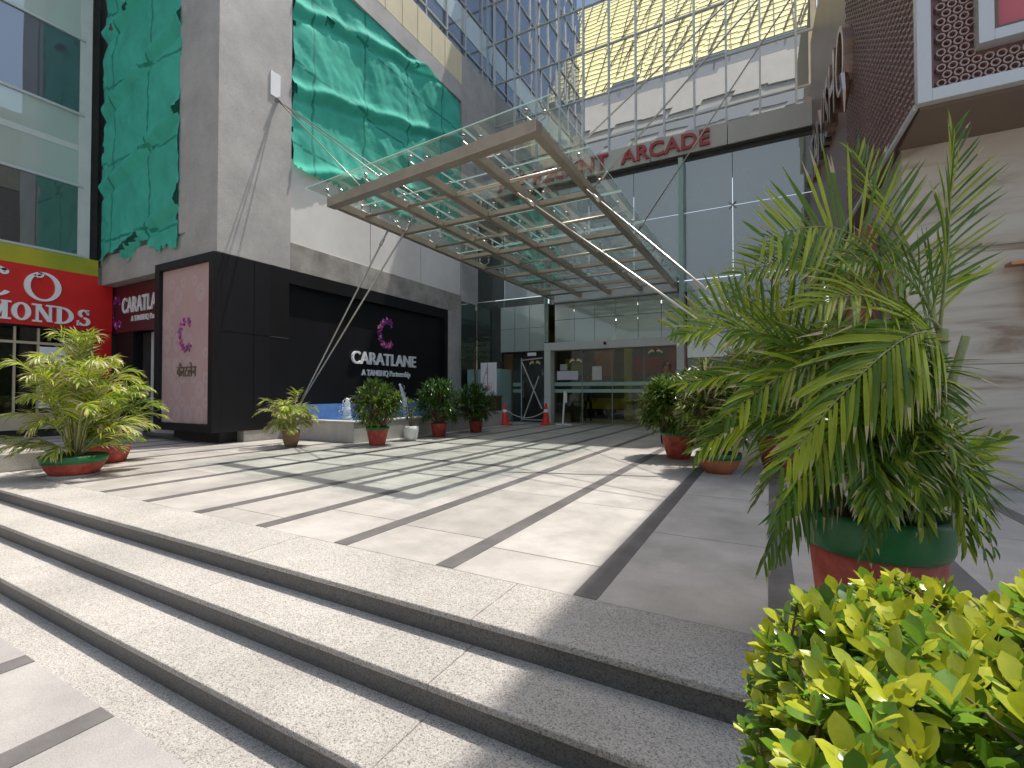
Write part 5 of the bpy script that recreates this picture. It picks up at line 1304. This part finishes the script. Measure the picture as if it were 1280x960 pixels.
# ================================================================= PEOPLE
def person(label, loc, rot, shirt, pose):
    root = thing('person', label, 'person', loc)
    J = {}; bm = bmesh.new()
    def ap(name, co_, r): v = bm.verts.new(co_); J[name] = (v, r); return v
    P = dict(pelvis=((0, 0, .93), .135), waist=((0, 0, 1.08), .125), chest=((0, .01, 1.28), .145), neckb=((0, 0, 1.43), .07), neck=((0, -.01, 1.5), .052), head=((0, -.02, 1.56), .06))
    for s_, q in ((-1, 'l'), (1, 'r')):
        P['sh' + q] = ((s_ * .17, 0, 1.39), .062); P['el' + q] = pose['el' + q]; P['wr' + q] = pose['wr' + q]
        P['hp' + q] = ((s_ * .09, 0, .86), .095); P['kn' + q] = ((s_ * .1, -.015, .48), .062); P['an' + q] = ((s_ * .105, .01, .1), .042); P['ft' + q] = ((s_ * .12, -.13, .045), .038)
    for k_, (c_, r_) in P.items(): ap(k_, c_, r_)
    E = [('pelvis', 'waist'), ('waist', 'chest'), ('chest', 'neckb'), ('neckb', 'neck'), ('neck', 'head')]
    for q in 'lr': E += [('chest', 'sh' + q), ('sh' + q, 'el' + q), ('el' + q, 'wr' + q), ('pelvis', 'hp' + q), ('hp' + q, 'kn' + q), ('kn' + q, 'an' + q), ('an' + q, 'ft' + q)]
    for a, c in E: bm.edges.new((J[a][0], J[c][0]))
    me = bpy.data.meshes.new('person'); bm.verts.index_update(); order = {v.index: r_ for (v, r_) in J.values()}; pi = J['pelvis'][0].index
    bm.to_mesh(me); bm.free(); tmp = bpy.data.objects.new('tmp', me); COL.objects.link(tmp)
    md = tmp.modifiers.new('skin', 'SKIN'); sv = me.skin_vertices[0].data
    for i, r_ in order.items(): sv[i].radius = (r_, r_ * .8); sv[i].use_root = (i == pi)
    ss = tmp.modifiers.new('s', 'SUBSURF'); ss.levels = 2; ss.render_levels = 2
    bpy.context.view_layer.update(); dg = bpy.context.evaluated_depsgraph_get(); nm = bpy.data.meshes.new_from_object(tmp.evaluated_get(dg)); bpy.data.objects.remove(tmp)
    b = MB()
    V = [v.co.copy() for v in nm.vertices]; b.v = [tuple(v) for v in V]
    for p_ in nm.polygons:
        c_ = p_.center; w1 = min((Vector(P['wrl'][0]) - c_).length, (Vector(P['wrr'][0]) - c_).length); e1 = min((Vector(P['ell'][0]) - c_).length, (Vector(P['elr'][0]) - c_).length)
        mi = 1
        if c_.z < .96 and abs(c_.x) < .2: mi = 2
        if c_.z < .1: mi = 3
        if c_.z > 1.46: mi = 0
        if w1 < .16 or (w1 < e1 and w1 < .2): mi = 0
        b.f.append(tuple(p_.vertices)); b.m.append(mi)
    # head: shaped ellipsoid with nose, brow, ears
    base = len(b.v); nu, nv = 20, 14
    for j in range(nv + 1):
        ph = math.pi * j / nv
        for i in range(nu):
            th = 2 * math.pi * i / nu; x, y, z = math.sin(ph) * math.cos(th), math.sin(ph) * math.sin(th), math.cos(ph)
            ww = .076 * (1 - .22 * max(0, -z)); dd = .096 * (1 - .1 * max(0, -z)); q = Vector((x * ww, y * dd, z * .118))
            if y < -.6: q.y -= .02 * math.exp(-((x / .16) ** 2 + ((z + .12) / .22) ** 2)); q.y += .008 * math.exp(-(((abs(x) - .4) / .15) ** 2 + ((z - .08) / .12) ** 2))
            b.v.append((q.x, q.y - .02, q.z + 1.635))
    for j in range(nv):
        for i in range(nu): b.f.append((base + j * nu + i, base + (j + 1) * nu + i, base + (j + 1) * nu + (i + 1) % nu, base + j * nu + (i + 1) % nu)); b.m.append(0)
    for s_ in (-1, 1):
        b.tube([(s_ * .072, -.015, 1.61), (s_ * .085, -.005, 1.635), (s_ * .08, -.01, 1.66)], [.01, .016, .012], 6, 0)
        b.lathe([(0, -.008), (.011, 0), (0, .008)], (s_ * .03, -.112, 1.648), 8, 3)
        wr = Vector(P['wr' + ('l' if s_ < 0 else 'r')][0]); el = Vector(P['el' + ('l' if s_ < 0 else 'r')][0]); d = (wr - el).normalized(); sd = Vector((0, 1, 0)); sd = (sd - d * sd.dot(d)).normalized()
        b.tube([wr, wr + d * .05, wr + d * .085], [.022, .036, .03], 8, 0)
        for k in range(4):
            o_ = sd * (k - 1.5) * .018; l_ = (.065, .078, .072, .055)[k]; b.tube([wr + d * .075 + o_, wr + d * (.075 + l_ * .5) + o_ * 1.05, wr + d * (.075 + l_) + o_ - Vector((s_ * .012, 0, 0))], [.0095, .009, .007], 6, 0)
        b.tube([wr + d * .02 - sd * .025, wr + d * .05 - sd * .052, wr + d * .08 - sd * .058], [.012, .01, .008], 6, 0)
    b.tube([(-.025, -.117, 1.588), (0, -.121, 1.586), (.025, -.117, 1.588)], .004, 5, 3)
    bd = b.build('body', ['skin', shirt, 'trousers', 'hair'], root, smooth=True, local=True)
    h = MB(); base = 0
    for j in range(9):
        ph = math.pi * .62 * j / 8
        for i in range(20):
            th = 2 * math.pi * i / 20; x, y, z = math.sin(ph) * math.cos(th), math.sin(ph) * math.sin(th), math.cos(ph)
            if y < -.25 and z < .45: z = .45 + .1 * z; 
            h.v.append((x * .083, y * .104 - .015, z * .125 + 1.638))
    for j in range(8):
        for i in range(20): h.f.append((j * 20 + i, (j + 1) * 20 + i, (j + 1) * 20 + (i + 1) % 20, j * 20 + (i + 1) % 20)); h.m.append(0)
    h.build('hair', 'hair', root, smooth=True, local=True)
    root.rotation_euler = (0, 0, rot); return root
relax = dict(ell=((-.25, .02, 1.12), .042), elr=((.25, .02, 1.12), .042), wrl=((-.26, -.06, .88), .028), wrr=((.26, -.06, .88), .028))
bent = dict(ell=((-.25, .02, 1.12), .042), elr=((.25, .02, 1.12), .042), wrl=((-.14, -.2, 1.08), .028), wrr=((.16, -.2, 1.12), .028))
person('person in light blue shirt standing behind the glossy potted shrub', (-1.93, 10.5, 0), .3, 'shirt', bent)
person('person in dark blue shirt standing inside the left entrance door', (-6.0, 17.0, 0), .2, 'shirt2', relax)
